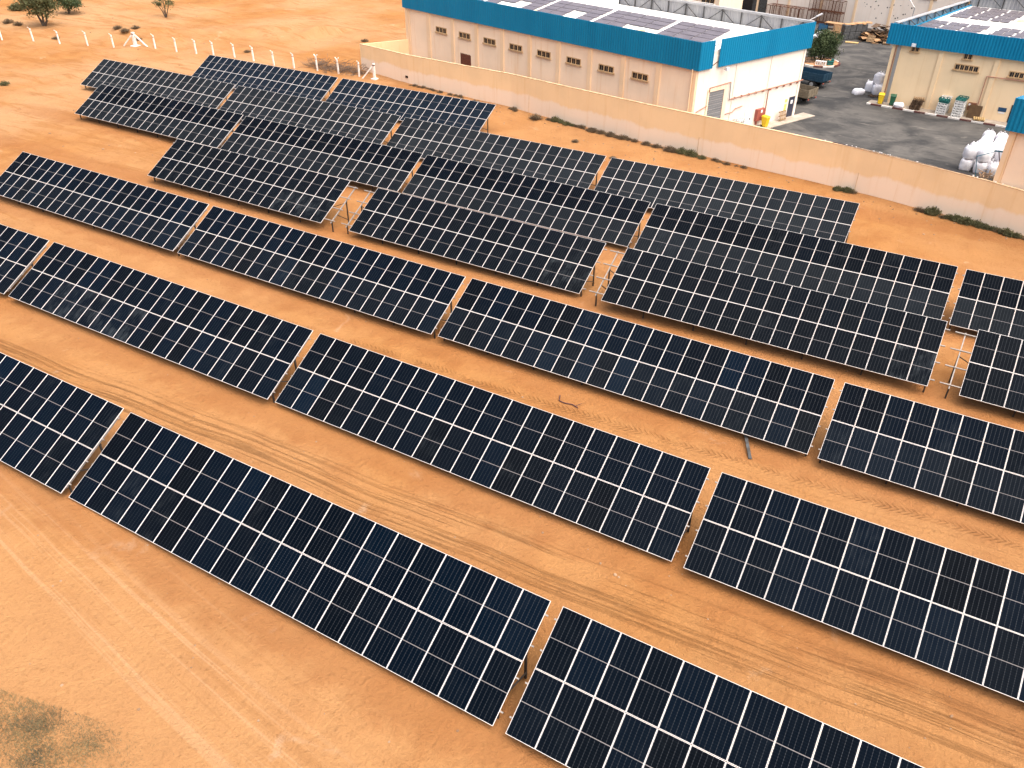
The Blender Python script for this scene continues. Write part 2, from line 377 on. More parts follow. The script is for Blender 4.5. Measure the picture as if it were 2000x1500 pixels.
# ------------------------------------------------------------------ tables (centre of glass: x, y, z; slope along row; yaw)
TAB = [('1', 20, -42.233, 15.630, 3.009, -0.0064, -0.0004), ('1', 20, -19.724, 15.758, 2.663, 0.0024, -0.0045), ('1', 20, 3.160, 15.650, 2.766, -0.0004, 0.0001),
('2', 20, -62.949, 26.064, 2.592, 0.0030, 0.0002), ('2', 20, -39.929, 26.009, 2.631, -0.0052, 0.0016), ('2', 20, -17.357, 26.305, 2.232, -0.0056, -0.0017), ('2', 20, 5.593, 26.003, 2.425, 0.0029, 0.0003),
('3', 20, -59.598, 36.688, 2.296, -0.0085, 0.0011), ('3', 20, -36.987, 36.866, 1.993, -0.0059, 0.0004), ('3', 20, -14.190, 36.961, 1.835, -0.0046, -0.0003), ('3', 20, 8.691, 36.757, 1.881, -0.0006, -0.0001),
('4', 18, -53.439, 46.863, 1.853, -0.0092, 0), ('4', 18, -30.801, 47.223, 1.460, -0.0078, 0), ('4', 18, -8.709, 46.407, 1.838, 0.0032, -0.0001), ('4', 18, 13.064, 46.423, 1.742, -0.0084, -0.0002),
('5', 19, -74.375, 55.239, 2.133, -0.0104, 0.0022), ('5', 19, -52.849, 55.381, 1.855, -0.0068, 0.0011), ('5', 19, -31.611, 56.070, 1.400, -0.0063, 0.0004), ('5', 19, -9.527, 55.165, 1.688, -0.0032, -0.0002), ('5', 19, 12.242, 55.093, 1.602, -0.0029, 0.0001),
('6', 20, -85.385, 64.286, 1.739, -0.0085, 0.0004), ('6', 20, -62.264, 64.046, 1.659, -0.0020, 0.0001), ('6', 20, -40.051, 65.031, 1.161, -0.0060, 0.0002), ('6', 19, -17.419, 64.419, 1.274, 0.0002, 0),
('7', 19, -78.377, 74.162, 1.265, -0.0071, -0.0003), ('7', 19, -56.964, 74.763, 0.942, -0.0035, -0.0003)]
OFF = {'1': 1.50, '2': 1.62, '3': 1.76, '4': 1.85, '5': 1.76, '6': 1.7, '7': 1.62}
TILT, PITCH, SLANT = 0.50314, 1.11873, 4.576
PROF = [(-60, 2.6), (0, 2.2), (15.7, 1.40), (26, 0.95), (36.8, 0.35), (46.8, -0.06), (55.3, -0.04), (64.4, -0.24), (74.5, -0.52), (84, -0.6), (9000, -0.6)]
def prof(y):
    if y <= PROF[0][0]: return PROF[0][1]
    for (a, za), (b, zb) in zip(PROF[:-1], PROF[1:]):
        if y <= b: return lerp(za, zb, (y - a) / (b - a))
    return -0.6
CTRL = []
for r_, n_, x_, y_, z_, s_, q_ in TAB:
    for du in (-8, 0, 8): CTRL.append((x_ + du, y_, z_ + math.sin(s_) * du - OFF[r_] - prof(y_)))
def G(x, y):
    """ground height"""
    b = prof(y); sw = 0.04; sv = 0.0
    for cx, cy, dv in CTRL:
        d2 = (x - cx) ** 2 / 90.0 + (y - cy) ** 2 / 30.0
        if d2 < 9: k = math.exp(-d2); sw += k; sv += k * dv
    return b + sv / sw
def Gd(x, y):
    """ground with the rough relief west of the field and beyond the fence"""
    z = G(x, y)
    fx = min(1, max(0, (-x - 60) / 25)) * min(1, max(0, (y - 20) / 20))
    in_field = (-98 < x < 30) and (y < 82)
    a = 0.06
    if not in_field and x < -58: a = 0.06 + 0.30 * fx
    z += a * noise.noise(Vector((x * 0.22, y * 0.3, 1.7))) + 0.5 * a * noise.noise(Vector((x * 0.7, y * 0.8, 4.0)))
    # low bank of dumped soil that crosses behind the fence
    if x < -95 and y > 84:
        t = (x + 122) * 0.35 - (y - 88) * 0.55
        z += 1.3 * math.exp(-(t / 2.6) ** 2) * min(1, max(0, (y - 84) / 5)) * (0.75 + 0.5 * noise.noise(Vector((x * .3, y * .3, 9))))
    return z

# ------------------------------------------------------------------ the ground: one sheet to the horizon
def axis(lo, hi, step, far):
    a = [lo + i * step for i in range(int((hi - lo) / step) + 1)]
    d, q = step, []
    p = lo
    while p > -far: d *= 1.5; p -= d; q.append(p)
    a = q[::-1] + a
    d, p = step, hi
    while p < far: d *= 1.5; p += d; a.append(p)
    return a
xs = axis(-165, 45, 1.0, 4000); ys = axis(-6, 150, 1.0, 4000)
gb = MB()
def yard_flat(x, y):
    # inside the walled compound the ground is level and lies under the asphalt
    return x > -73 and y > (91.5 - (x + 73) * 0.21)
for y in ys:
    for x in xs:
        if yard_flat(x, y): z = -0.62
        elif -200 < x < 80 and -30 < y < 190: z = Gd(x, y)
        else: z = -0.6 if y > 70 else prof(y)
        gb.v.append((x, y, z))
nx = len(xs)
gb.f = [(j * nx + i, j * nx + i + 1, (j + 1) * nx + i + 1, (j + 1) * nx + i) for j in range(len(ys) - 1) for i in range(nx - 1)]
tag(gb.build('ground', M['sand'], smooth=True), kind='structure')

yb = MB()
yb.prism([(-75.0, 92.5), (-49, 86.6), (-17, 79.6), (6, 75.4), (60, 63), (90, 190), (-60, 190)], -0.9, -0.56)
tag(yb.build('yard', M['asphalt']), kind='structure')

# ------------------------------------------------------------------ solar tables
pm = MB(); pm.box((0, 0, -0.016), (1.078, 2.251, 0.028)); GLASS = pm.mesh('solar_panel', M['glass'])
fm = MB(); PWD, PLN, FW = 1.102, 2.275, 0.013
fm.box((-PWD / 2 + FW / 2, 0, -0.018), (FW, PLN, 0.040)); fm.box((PWD / 2 - FW / 2, 0, -0.018), (FW, PLN, 0.040))
fm.box((0, -PLN / 2 + FW / 2, -0.018), (PWD - 2 * FW, FW, 0.040)); fm.box((0, PLN / 2 - FW / 2, -0.018), (PWD - 2 * FW, FW, 0.040))
FRAME = fm.mesh('panel_frame', M['alu'])
um = MB(); um.box((0, 0, 0.5), (0.09, 0.07, 1.0)); POST = um.mesh('post', M['post'])
rm = MB(); rm.box((0, 0, 0), (0.06, 3.9, 0.09)); RAFTER = rm.mesh('rafter', M['galv'])
PURL = {}
def purlin_mesh(L):
    k = round(L, 2)
    if k not in PURL:
        b = MB(); b.box((0, 0, 0), (L, 0.055, 0.07)); PURL[k] = b.mesh('purlin', M['galv'])
    return PURL[k]
SHEEN_GREY = {'1': (.0, .001), '2': (.001, .003), '3': (.001, .008), '4': (.006, .006), '5': (.0, .020), '6': (.029, .033), '7': (.016, .018)}  # sky sheen painted as grey, per row: upper, lower panels
LBL = {
0: 'solar table of the nearest row, its left part cut off by the left photo edge',
1: 'whole solar table of the nearest row, largest seen, deep navy with crisp cell lines',
2: 'solar table at the bottom right corner, cut by the bottom photo edge',
3: 'small visible end of a solar table at the left edge, in the second nearest row',
4: 'second nearest row, left whole solar table with grey dust streaks on its lower panels',
5: 'second nearest row, clean whole solar table in the middle of the photo',
6: 'second nearest row, solar table running out of the right photo edge',
7: 'third nearest row, leftmost solar table whose lower left corner touches the left edge',
8: 'third nearest row, solar table in front of the bare end racks at left centre',
9: 'third nearest row, solar table with a loose metal bar sticking out beneath its front edge',
10: 'third nearest row, solar table cut by the right edge beside the loose bar table',
11: 'fourth nearest row, leftmost solar table with bare rack and dust smears at its right end',
12: 'fourth nearest row, middle solar table between the double bare rack and a single bare rack',
13: 'fourth nearest row, right whole solar table with a bare rack at its left end',
14: 'fourth nearest row, solar table cut by the right edge with bare ladder-like rack end',
15: 'fifth row, leftmost solar table on tall visible front posts above open sand',
16: 'fifth row, solar table with very black upper panels right behind the left fourth-row table',
17: 'fifth row, black-topped solar table right behind the middle fourth-row table',
18: 'fifth row, widest solar table with jet black upper panels at right centre',
19: 'fifth row, solar table cut by the right edge on open sand near the boundary wall',
20: 'sixth row, leftmost grey solar table nearest the fence posts',
21: 'sixth row, grey solar table behind the tall-posted left table',
22: 'sixth row, grey solar table whose far right corner stands out on open sand',
23: 'sixth row, rightmost grey solar table with its long back edge facing the boundary wall',
24: 'farthest row, left blue-grey solar table just below the white fence posts',
25: 'farthest row, right blue-grey solar table with tall back post by the boundary wall'}
for ti, (row, ncol, x, y, z, slope, yaw) in enumerate(TAB):
    z0 = G(x, y)
    T = empty('solar_table', (x, y, z0), LBL[ti], 'solar array', 'solar tables in rows on the sand')
    rot = Matrix.Rotation(yaw, 3, 'Z') @ Matrix.Rotation(-slope, 3, 'Y') @ Matrix.Rotation(TILT, 3, 'X')
    eul = rot.to_euler()
    ctr = Vector((0, 0, z - z0))
    L = ncol * PITCH
    def L2T(u, v, n): return ctr + rot @ Vector((u, v, n))
    rt = random.Random(100 + ti)
    dusty_cols = {4: (3, 9), 11: (13, 17), 12: (15, 17), 13: (16, 17)}.get(ti)
    for i in range(ncol):
        for h in (0, 1):
            o = bpy.data.objects.new('solar_panel', GLASS); col.objects.link(o); o.parent = T
            tw = rt.gauss(0, 0.0022); tv = rt.gauss(0, 0.0022)
            o.location = L2T(-L / 2 + (i + 0.5) * PITCH, (0.5 - h) * 2 * 1.1495, 0)
            o.rotation_euler = (rot @ Matrix.Rotation(tv, 3, 'X') @ Matrix.Rotation(tw, 3, 'Y')).to_euler()
            d = SHEEN_GREY[row][h] * rt.uniform(0.82, 1.2)
            if row == '5' and h == 0 and ti == 15 and i == 0: d = 0.02
            blot = 0.04 + (0.12 if rt.random() < 0.08 else 0)
            if dusty_cols and dusty_cols[0] <= i <= dusty_cols[1] and h == 1: blot = rt.uniform(0.45, 0.9)
            tint = min(1, max(0, rt.gauss(0.35, 0.22) + (0.35 if rt.random() < 0.05 else 0)))
            if row == '7': tint = 1.0
            if row in '456': tint *= .25
            o.color = (d, tint, blot, 1)
            f = bpy.data.objects.new('panel_frame', FRAME); col.objects.link(f); f.parent = o
    # rack
    if row == '4': ra, rb = (-10.25, 11.13) if ti == 11 else (-11.17, 10.33)
    else: ra, rb = -L / 2 - 0.11, L / 2 + 0.11
    for v in (1.78, 0.62, -0.56, -1.76):
        o = bpy.data.objects.new('purlin', purlin_mesh(rb - ra)); col.objects.link(o); o.parent = T
        o.location = L2T((ra + rb) / 2, v, -0.077); o.rotation_euler = eul
    npst = 7 if row == '4' else 8
    pa, pb = (ra + 0.75, rb - 0.75) if row == '4' else (-L / 2 + 0.12, L / 2 - 0.12)
    if row == '4': pa, pb = (-9.9, 10.79) if ti == 11 else (-10.63, 9.97)
    brace = MB()
    tops = []
    for i in range(npst):
        u = lerp(pa, pb, i / (npst - 1))
        o = bpy.data.objects.new('rafter', RAFTER); col.objects.link(o); o.parent = T
        o.location = L2T(u, -0.03, -0.160); o.rotation_euler = eul
        for v in (-1.80, 0.40):
            t = L2T(u, v, -0.190); gz = Gd(x + t.x, y + t.y) - z0 - 0.06
            p = bpy.data.objects.new('post', POST); col.objects.link(p); p.parent = T
            p.location = (t.x, t.y, gz); p.scale = (1, 1, max(0.2, t.z - gz))
            if v > 0:
                b0 = Vector((t.x + 0.05, t.y - 0.03, gz + 0.45)); b1 = L2T(u + 0.05, -1.05, -0.19)
                bb = MB(); bb.bar(b0, b1, 0.05, 0.05)
                q = bpy.data.objects.new('brace', bb.mesh('brace', M['post'])); col.objects.link(q); q.parent = T
                tops.append((Vector((t.x, t.y + 0.06, t.z - 0.12)), Vector((t.x, t.y + 0.06, gz + 0.3))))
    for a, b in ((0, 1), (npst - 1, npst - 2)):
        bb = MB(); bb.bar(tops[a][0], tops[b][1], 0.045, 0.045)
        q = bpy.data.objects.new('brace', bb.mesh('brace', M['post'])); col.objects.link(q); q.parent = T

# ------------------------------------------------------------------ boundary wall
WB = [(-75.68, 90.05, 2.75), (-65.95, 87.66, 2.85), (-57.3, 86.4, 2.95), (-49.4, 85.3, 3.05), (-41.4, 83.3, 3.15), (-31.2, 81.05, 3.23), (-22.2, 79.4, 3.30), (-16.9, 78.6, 3.30), (-9.0, 77.4, 3.22), (-2.74, 76.0, 3.12), (1.4, 75.05, 3.02), (5.3, 73.9, 2.9), (30, 67.5, 2.85)]
wall = empty('boundary_wall', (-40, 83, -0.6), 'long cream boundary wall with rust stains between the sand and the compound', 'wall')
def wallrun(pts, mt, name, dz0, dz1, th, off=0.0, base=-1.2):
    b = MB()
    ring = []
    for i, (x, y, zt) in enumerate(pts):
        d = Vector((0, 0))
        if i > 0: d += (Vector((x, y)) - Vector(pts[i - 1][:2])).normalized()
        if i < len(pts) - 1: d += (Vector(pts[i + 1][:2]) - Vector((x, y))).normalized()
        d.normalize(); n = Vector((-d.y, d.x))
        a = Vector((x, y)) - n * off; c = Vector((x, y)) + n * (th + off)
        lo = base if dz0 is None else zt + dz0
        ring.append([(a.x, a.y, lo), (c.x, c.y, lo), (c.x, c.y, zt + dz1), (a.x, a.y, zt + dz1)])
    for p, q in zip(ring[:-1], ring[1:]):
        b.hexa([p[0], q[0], q[1], p[1], p[3], q[3], q[2], p[2]])
    return b.build(name, mt, wall)
wallrun(WB, M['perim'], 'wall_face', None, 0.0, 0.22)
wallrun(WB, M['coping'], 'coping', 0.002, 0.045, 0.22, 0.015)
RET = [(-71.6, 95.7, 2.85), (-75.55, 90.35, 2.75)]
wallrun(RET, M['perim'], 'return_wall', None, -0.01, 0.22)
b = MB(); rr = random.Random(5)
for t in range(16):   # stubs of rebar and broken glass left along the top
    i = rr.choice([7, 8, 9, 10]); q = rr.random()
    x, y, z = [lerp(WB[i][k], WB[i + 1][k], q) for k in range(3)]
    b.box((x, y + 0.12, z + 0.09), (rr.uniform(.05, .16), .05, rr.uniform(.06, .16)))
b.build('top_fragments', M['white'], wall)
b = MB()
b.bar((-11.5, 77.95, 3.32), (0.9, 75.35, 3.10), 0.05, 0.05)
b.build('top_rail', M['maroon'], wall)
for x, y, z in ((-66.4, 87.75, 0.15),):
    b = MB(); b.box((x, y - 0.01, z), (0.45, 0.06, 0.28)); b.build('drain_hole', M['dark'], wall)
for i, q in ((8, 0.06), (5, 0.75), (3, .35)):
    x, y = [lerp(WB[i][k], WB[i + 1][k], q) for k in range(2)]
    b = MB(); b.box((x, y - 0.012, 0.25), (0.05, 0.03, 1.9)); b.build('joint', M['coping'], wall)

# ------------------------------------------------------------------ facade helper
class Fac:
    def __init__(s, P0, P1):
        s.p = Vector(P0); d = Vector(P1) - s.p; s.len = d.length; s.u = d.normalized(); s.n = Vector((s.u.y, -s.u.x))   # n points to the viewer side
    def at(s, u, z, o=0.0):
        q = s.p + s.u * u + s.n * o; return Vector((q.x, q.y, z))
    def box(s, b, u0, u1, z0, z1, o0, o1):
        b.hexa([s.at(u0, z0, o1), s.at(u1, z0, o1), s.at(u1, z0, o0), s.at(u0, z0, o0), s.at(u0, z1, o1), s.at(u1, z1, o1), s.at(u1, z1, o0), s.at(u0, z1, o0)])
    def corr(s, b, u0, u1, z0, z1, o, pitch=0.33, depth=0.045, th=0.05, zt=None):
        """trapezoid-profiled sheet with a flat back"""
        n = max(1, int((u1 - u0) / pitch)); pr = []
        for i in range(n):
            a = u0 + (u1 - u0) * i / n; w_ = (u1 - u0) / n
            pr += [(a, 0), (a + w_ * .35, 0), (a + w_ * .5, depth), (a + w_ * .85, depth)]
        pr.append((u1, 0))
        k = len(pr); vs = []
        for u, d in pr: vs.append(s.at(u, z0, o + d))
        for u, d in pr: vs.append(s.at(u, z1, o + d))
        for u, d in (pr[0], pr[-1]): vs.append(s.at(u, z0, o - th))
        for u, d in (pr[0], pr[-1]): vs.append(s.at(u, z1, o - th))
        fs = [(i, i + 1, k + i + 1, k + i) for i in range(k - 1)]
        B0 = 2 * k
        fs += [(B0 + 1, B0, B0 + 2, B0 + 3), (B0, 0, k, B0 + 2), (k - 1, B0 + 1, B0 + 3, 2 * k - 1)]
        fs += [tuple([B0 + 2] + list(range(k, 2 * k)) + [B0 + 3]), tuple([B0 + 1] + list(range(k - 1, -1, -1)) + [B0])]
        b.add(vs, fs)

def window(F, par, u0, u1, z0, z1, panes, base=0.0):
    """cream frame standing proud, dark panes in it, sill below"""
    b = MB(); w_ = 0.10
    F.box(b, u0 - w_, u1 + w_, z1, z1 + w_, base - 0.02, base + 0.07)
    F.box(b, u0 - w_, u0, z0, z1, base - 0.02, base + 0.07); F.box(b, u1, u1 + w_, z0, z1, base - 0.02, base + 0.07)
    for i in range(1, panes):
        c = lerp(u0, u1, i / panes); F.box(b, c - 0.06, c + 0.06, z0, z1, base - 0.02, base + 0.06)
    win = b.build('window', M['sillm'], par)
    b = MB(); F.box(b, u0 - 0.22, u1 + 0.22, z0 - 0.13, z0, base - 0.02, base + 0.17); b.build('sill', M['sillm'], win)
    b = MB(); F.box(b, u0, u1, z0, z1, base - 0.02, base + 0.012); b.build('pane', M['dark'], win)
    b = MB()
    for i in range(panes):
        a, c = lerp(u0, u1, i / panes) + .06, lerp(u0, u1, (i + 1) / panes) - .06
        F.box(b, (a + c) / 2 - 0.015, (a + c) / 2 + 0.015, z0, z1, base + 0.012, base + 0.03)
    b.build('glazing_bar', M['bar'], win)
    return win
def floodlight(F, par, u, z, o):
    b = MB(); F.box(b, u - .22, u + .22, z, z + .34, o + .25, o + .45); q = b.build('floodlight', M['lampm'], par)
    b = MB(); F.box(b, u - .18, u + .18, z + .04, z + .30, o + .452, o + .47); b.build('lens', M['lens'], q)
    b = MB(); b.bar(F.at(u, z + .1, o - .05), F.at(u, z + .1, o + .26), .06, .06); b.build('bracket', M['steel_dark'], q)

# ------------------------------------------------------------------ warehouse with the long front
Af, Bf, Cb = Vector((-71.9, 95.75)), Vector((-26.3, 82.62)), Vector((-19.55, 98.8))
Db = Af + (Cb - Bf)
A = empty('warehouse', (Bf.x, Bf.y, -0.6), 'long cream warehouse with blue cladding band and rooftop solar modules behind the boundary wall', 'warehouse')
FA, SA = Fac(Af, Bf), Fac(Bf, Cb)
BA, LA = Fac(Cb, Db), Fac(Db, Af)
b = MB(); b.prism([tuple(Af), tuple(Bf), tuple(Cb), tuple(Db)], -1.0, 7.95)
# front and side walls get their own colour: thin skins proud of the core
b.build('wall_core', M['side'], A)
b = MB(); FA.box(b, 0, FA.len, -1.0, 7.9, 0.003, 0.10); b.build('front_wall', M['front'], A)
b = MB(); SA.box(b, 0.0, SA.len, -1.0, 7.9, 0.003, 0.06); b.build('side_wall', M['side'], A)
for u in (0.35, 4.96, 9.79, 14.4, 19.1, 23.75, 28.45, 33.25, 38.0, 42.7, 47.15):
    b = MB(); FA.box(b, u - .28, u + .28, -1.0, 7.5, 0.10, 0.24); b.build('pilaster', M['pil'], A)
for u in (5.95, 11.7, 17.3):
    b = MB(); SA.box(b, u - .16, u + .16, -1.0, 7.5, 0.06, 0.13); b.build('pilaster', M['side'], A)
for c in (7.5, 12.12, 16.78, 21.44, 26.12, 30.83, 35.66, 40.35):
    window(FA, A, c - 0.98, c + 0.98, 4.72, 5.27, 3, 0.10)
b = MB(); FA.box(b, 11.2, 13.2, 0.95, 2.75, 0.05, 0.125)
for q in range(7): FA.box(b, 11.2 + q * .28, 11.36 + q * .28, 2.75, 2.83, 0.05, 0.122)
b.build('bricked_opening', M['brick'], A)
b = MB(); FA.box(b, 8.9, 10.6, 1.1, 1.35, 0.08, 0.16); b.build('vent', M['greypipe'], A)
b = MB(); b.tube(FA.at(47.0, -0.6, 0.36), FA.at(47.0, 6.9, 0.36), 0.06); b.build('downpipe', M['pil'], A)
b = MB(); b.tube(FA.at(0.95, 0.5, 0.2), FA.at(0.95, 6.9, 0.2), 0.05); b.build('downpipe', M['pil'], A)
b = MB(); FA.corr(b, -0.3, 47.75, 6.82, 9.5, 0.34); b.build('front_cladding', M['blue'], A)
b = MB(); SA.corr(b, -0.33, 1.74, 6.825, 9.495, 0.28); b.build('corner_cladding', M['blue'], A)
b = MB(); SA.corr(b, 2.62, 17.95, 6.815, 9.49, 0.30); b.build('side_cladding', M['blue'], A)
b = MB(); BA.corr(b, -0.2, 27.0, 6.9, 9.5, 0.30); b.build('rear_cladding', M['blue'], A)
b = MB(); LA.corr(b, 0, LA.len, 6.82, 9.5, 0.30); b.build('end_cladding', M['blue'], A)
# inner face of the rear parapet, its posts and braces
INN = Fac(BA.at(27.0, 0).xy, BA.at(0, 0).xy)
b = MB(); INN.corr(b, 0.0, 27.1, 7.0, 9.42, -0.12, 0.40, 0.04, 0.03); b.build('parapet_sheet', M['grey_sheet'], A)
b = MB(); INN.box(b, -0.1, 27.2, 9.36, 9.58, -0.30, 0.12); b.build('parapet_cap', M['grey_sheet'], A)
k = 0; u = 0.1
while u < 27:
    b = MB(); b.bar(INN.at(u, 7.6, 0.10), INN.at(u, 9.36, 0.10), 0.16 if k % 2 == 0 else 0.08, 0.14); b.build('parapet_post', M['steel_dark'], A)
    if k % 2 == 0:
        for s_ in (-1, 1):
            if 0 < u + s_ * 2.35 < 27.2:
                b = MB(); b.bar(INN.at(u, 9.3, 0.16), INN.at(u + s_ * 2.3, 7.7, 0.16), 0.07, 0.07); b.build('parapet_brace', M['steel_dark'], A)
    u += 2.6; k += 1
# roof
mid0, mid1 = (Af + Db) / 2, (Bf + Cb) / 2
def slab(p, th=0.08):
    b = MB(); b.hexa([(x, y, z - th) for x, y, z in p] + list(p)); return b
e = 0.05
rf = slab([(Af.x, Af.y, 8.0), (Bf.x, Bf.y, 8.0), (mid1.x, mid1.y, 9.5), (mid0.x, mid0.y, 9.5)])
o = [(mid0.x, mid0.y, 9.5), (mid1.x, mid1.y, 9.5), (Cb.x, Cb.y, 8.0), (Db.x, Db.y, 8.0)]
rf.hexa([(x, y, z - .08) for x, y, z in o] + o)
roof = rf.build('roof', M['roof'], A)
b = MB(); b.bar((mid0.x, mid0.y, 9.53), (mid1.x, mid1.y, 9.53), 0.34, 0.07); b.build('ridge_cap', M['roof'], roof)
b = MB()
b.add([(Bf.x, Bf.y, 7.95), (Cb.x, Cb.y, 7.95), (mid1.x, mid1.y, 9.42)], [(0, 1, 2)])
b.add([(Bf.x - .1, Bf.y, 7.95), (Cb.x - .1, Cb.y, 7.95), (mid1.x - .1, mid1.y, 9.42)], [(2, 1, 0)])
b.build('gable', M['side'], A)
vdir = Vector((0.385, 0.923)); SL = math.atan2(1.5, ((Db - Af).length) / 2)
xr = Vector((FA.u.x, FA.u.y, 0)); vr = Vector(((Cb - Bf).normalized().x, (Cb - Bf).normalized().y, 0)) * math.cos(SL) + Vector((0, 0, math.sin(SL)))
nr = xr.cross(vr).normalized(); vr = nr.cross(xr)
ROT = Matrix((xr, vr, nr)).transposed()
pv = MB(); pv.box((0, 0, 0), (2.00, 1.0, 0.04)); PV = pv.mesh('solar_module', M['roofpv'])
def on_roof(u, d, h=0.10):
    q = FA.at(u, 8.0) + Vector(((Cb - Bf).normalized().x, (Cb - Bf).normalized().y, 0)) * d
    return Vector((q.x, q.y, 8.0 + d * math.tan(SL))) + nr * h
cols = [45.3 - 2.12 * i - 1.06 for i in range(3)]
us = [(c, None) for c in cols]; u = 38.4
for gidx in range(4):
    for i in range(4): us.append((u - 2.12 * i - 1.06, (gidx, i)))
    u -= 4 * 2.12 + 0.55
for c, gi in us:
    for r_ in range(4):
        if gi:
            if gi[0] == 0 and r_ == 0 and gi[1] < 2: continue
            if gi[0] > 0 and r_ < 2 and gi[1] == 1: continue
            if gi[0] > 1 and r_ == 0 and gi[1] == 2: continue
        q = bpy.data.objects.new('solar_module', PV); col.objects.link(q); q.parent = A
        q.matrix_local = Matrix.Translation(on_roof(c - 0.25 * r_ * 0.4, 3.85 + r_ * 1.1) - Vector(A.location)) @ ROT.to_4x4()
for (u0, u1, d) in ((36.2, 37.3, 3.5), (28.2, 29.0, 3.7), (20.5, 21.2, 3.7)):
    b = MB(); b.box(on_roof((u0 + u1) / 2, d, .03), (u1 - u0, 0.55, 0.03), ROT); b.build('roof_patch', M['coping'], roof)
# side wall fittings
b = MB(); SA.box(b, 1.75, 1.98, -0.6, 4.7, 0.05, 0.16); SA.box(b, 4.30, 4.85, -0.6, 4.7, 0.05, 0.16); SA.box(b, 1.98, 4.30, 4.42, 4.7, 0.05, 0.16)
dr = b.build('shutter_frame', M['front'], A)
b = MB()
for i in range(22): SA.box(b, 1.98, 4.30, -0.6 + i * .228, -0.6 + i * .228 + .20, 0.055, 0.085 + 0.012 * (i % 2))
b.build('roller_shutter', M['shutter'], dr)
b = MB()
pp = [SA.at(1.9, 4.45, .2), SA.at(1.9, 4.85, .2), SA.at(5.12, 4.98, .2)]
b.path(pp, 0.055); b.build('pipe_run', M['redpipe'], A)
b = MB(); b.path([SA.at(5.12, 4.95, .2), SA.at(5.25, 3.2, .2)], 0.055); b.build('pipe_run', M['greypipe'], A)
b = MB(); b.path([SA.at(5.25, 3.2, .2), SA.at(11.7, 3.32, .2), SA.at(17.75, 3.42, .2)], 0.06)
for i in range(10): SA.box(b, 6 + i * 1.2, 6.14 + i * 1.2, 3.14, 3.34, .06, .26)
b.build('pipe_run', M['redpipe'], A)
b = MB(); b.path([SA.at(11.75, 3.3, .18), SA.at(11.9, -0.5, .18)], 0.055); b.build('pipe_run', M['redpipe'], A)
b = MB(); b.path([SA.at(0.02, 2.5, .2), SA.at(0.3, 2.72, .2), SA.at(1.75, 3.08, .2)], 0.05); b.build('pipe_run', M['redpipe'], A)
b = MB(); b.path([SA.at(4.9, 1.72, .2), SA.at(6.05, 1.76, .2), SA.at(6.5, 2.05, .2), SA.at(7.6, 2.15, .2)], 0.05); b.build('pipe_run', M['redpipe'], A)
b = MB(); SA.box(b, 16.05, 17.05, -0.55, 1.72, 0.05, 0.10); d2 = b.build('door', M['door_dark'], A)
b = MB(); SA.box(b, 16.35, 16.75, 0.95, 1.35, 0.101, 0.112); b.build('door_sign', M['white'], d2)
b = MB(); SA.box(b, 8.45, 9.5, -0.55, 1.6, 0.05, 0.10); d3 = b.build('door', M['white'], A)
b = MB(); SA.box(b, 9.3, 9.4, 0.4, 0.55, 0.101, 0.16); b.build('handle', M['steel_dark'], d3)
for z in (1.25, 0.72, 0.35):
    b = MB(); SA.box(b, 15.35, 15.75, z, z + .34, 0.061, 0.075); b.build('notice', M['signyellow'], A)
b = MB(); SA.box(b, 10.2, 11.5, 0.1, 1.35, 0.06, 0.42); hb = b.build('hose_cabinet', M['redbox'], A)
b = MB(); SA.box(b, 10.75, 11.05, 0.95, 1.25, 0.421, 0.432); b.build('notice', M['white'], hb)
b = MB(); SA.box(b, 10.45, 10.6, -0.35, 0.1, 0.06, 0.25); b.build('outlet', M['redbox'], hb)
floodlight(SA, A, 3.66, 6.40, 0.3)
b = MB(); b.bar(SA.at(1.7, 8.9, .1), SA.at(2.7, 9.0, .1), .05, .05); b.bar(SA.at(1.7, 6.9, .1), SA.at(2.7, 7.35, .1), .05, .05); b.build('cladding_rail', M['rust'], A)
b = MB(); b.prism([tuple(SA.at(8, 0, .08).xy), tuple(SA.at(8, 0, 1.5).xy), tuple(SA.at(19.3, 0, 1.7).xy), tuple(SA.at(19.3, 0, .08).xy)], -0.7, -0.50)
tag(b.build('pavement', M['pave']), kind='structure')

# ------------------------------------------------------------------ warehouse on the right
Rf = Vector((-12.03, 109.88)); ru = Vector((0.9913, -0.1320)); rv = Vector((0.26, 0.9656))
RW, RD = 36.0, 22.0
Rr = Rf + ru * RW; Rc = Rr + rv * RD; Rl = Rf + rv * RD
B = empty('warehouse', (Rf.x, Rf.y, -0.6), 'yellow cream warehouse across the asphalt yard, striped kerb and stacked goods along its front', 'warehouse')
FR, LR, NR = Fac(Rf, Rr), Fac(Rl, Rf), Fac(Rc, Rl)
b = MB(); b.prism([tuple(Rf), tuple(Rr), tuple(Rc), tuple(Rl)], -1.0, 7.15); b.build('wall', M['rwall'], B)
for u in (5.45, 11.3, 17.2, 23, 29):
    b = MB(); FR.box(b, u - .24, u + .24, -0.7, 6.4, 0.002, 0.13); b.build('pilaster', M['rwall'], B)
b = MB(); FR.box(b, 0.0, .34, -0.7, 6.4, 0.002, 0.10); b.build('pilaster', M['rwall'], B)
b = MB(); FR.box(b, 0.62, 0.95, -0.5, 6.3, 0.003, 0.16); b.build('downpipe', M['greypipe'], B)
b = MB(); b.tube(FR.at(.45, -0.5, .12), FR.at(.45, 6.3, .12), .05); b.build('downpipe', M['redpipe'], B)
window(FR, B, 7.25, 9.6, 4.36, 4.86, 5); window(FR, B, 12.85, 15.2, 4.36, 4.86, 5); window(FR, B, 19, 21.3, 4.36, 4.86, 5)
window(FR, B, 2.2, 2.9, 5.62, 6.25, 2); window(FR, B, 7.85, 8.6, 5.55, 6.15, 2)
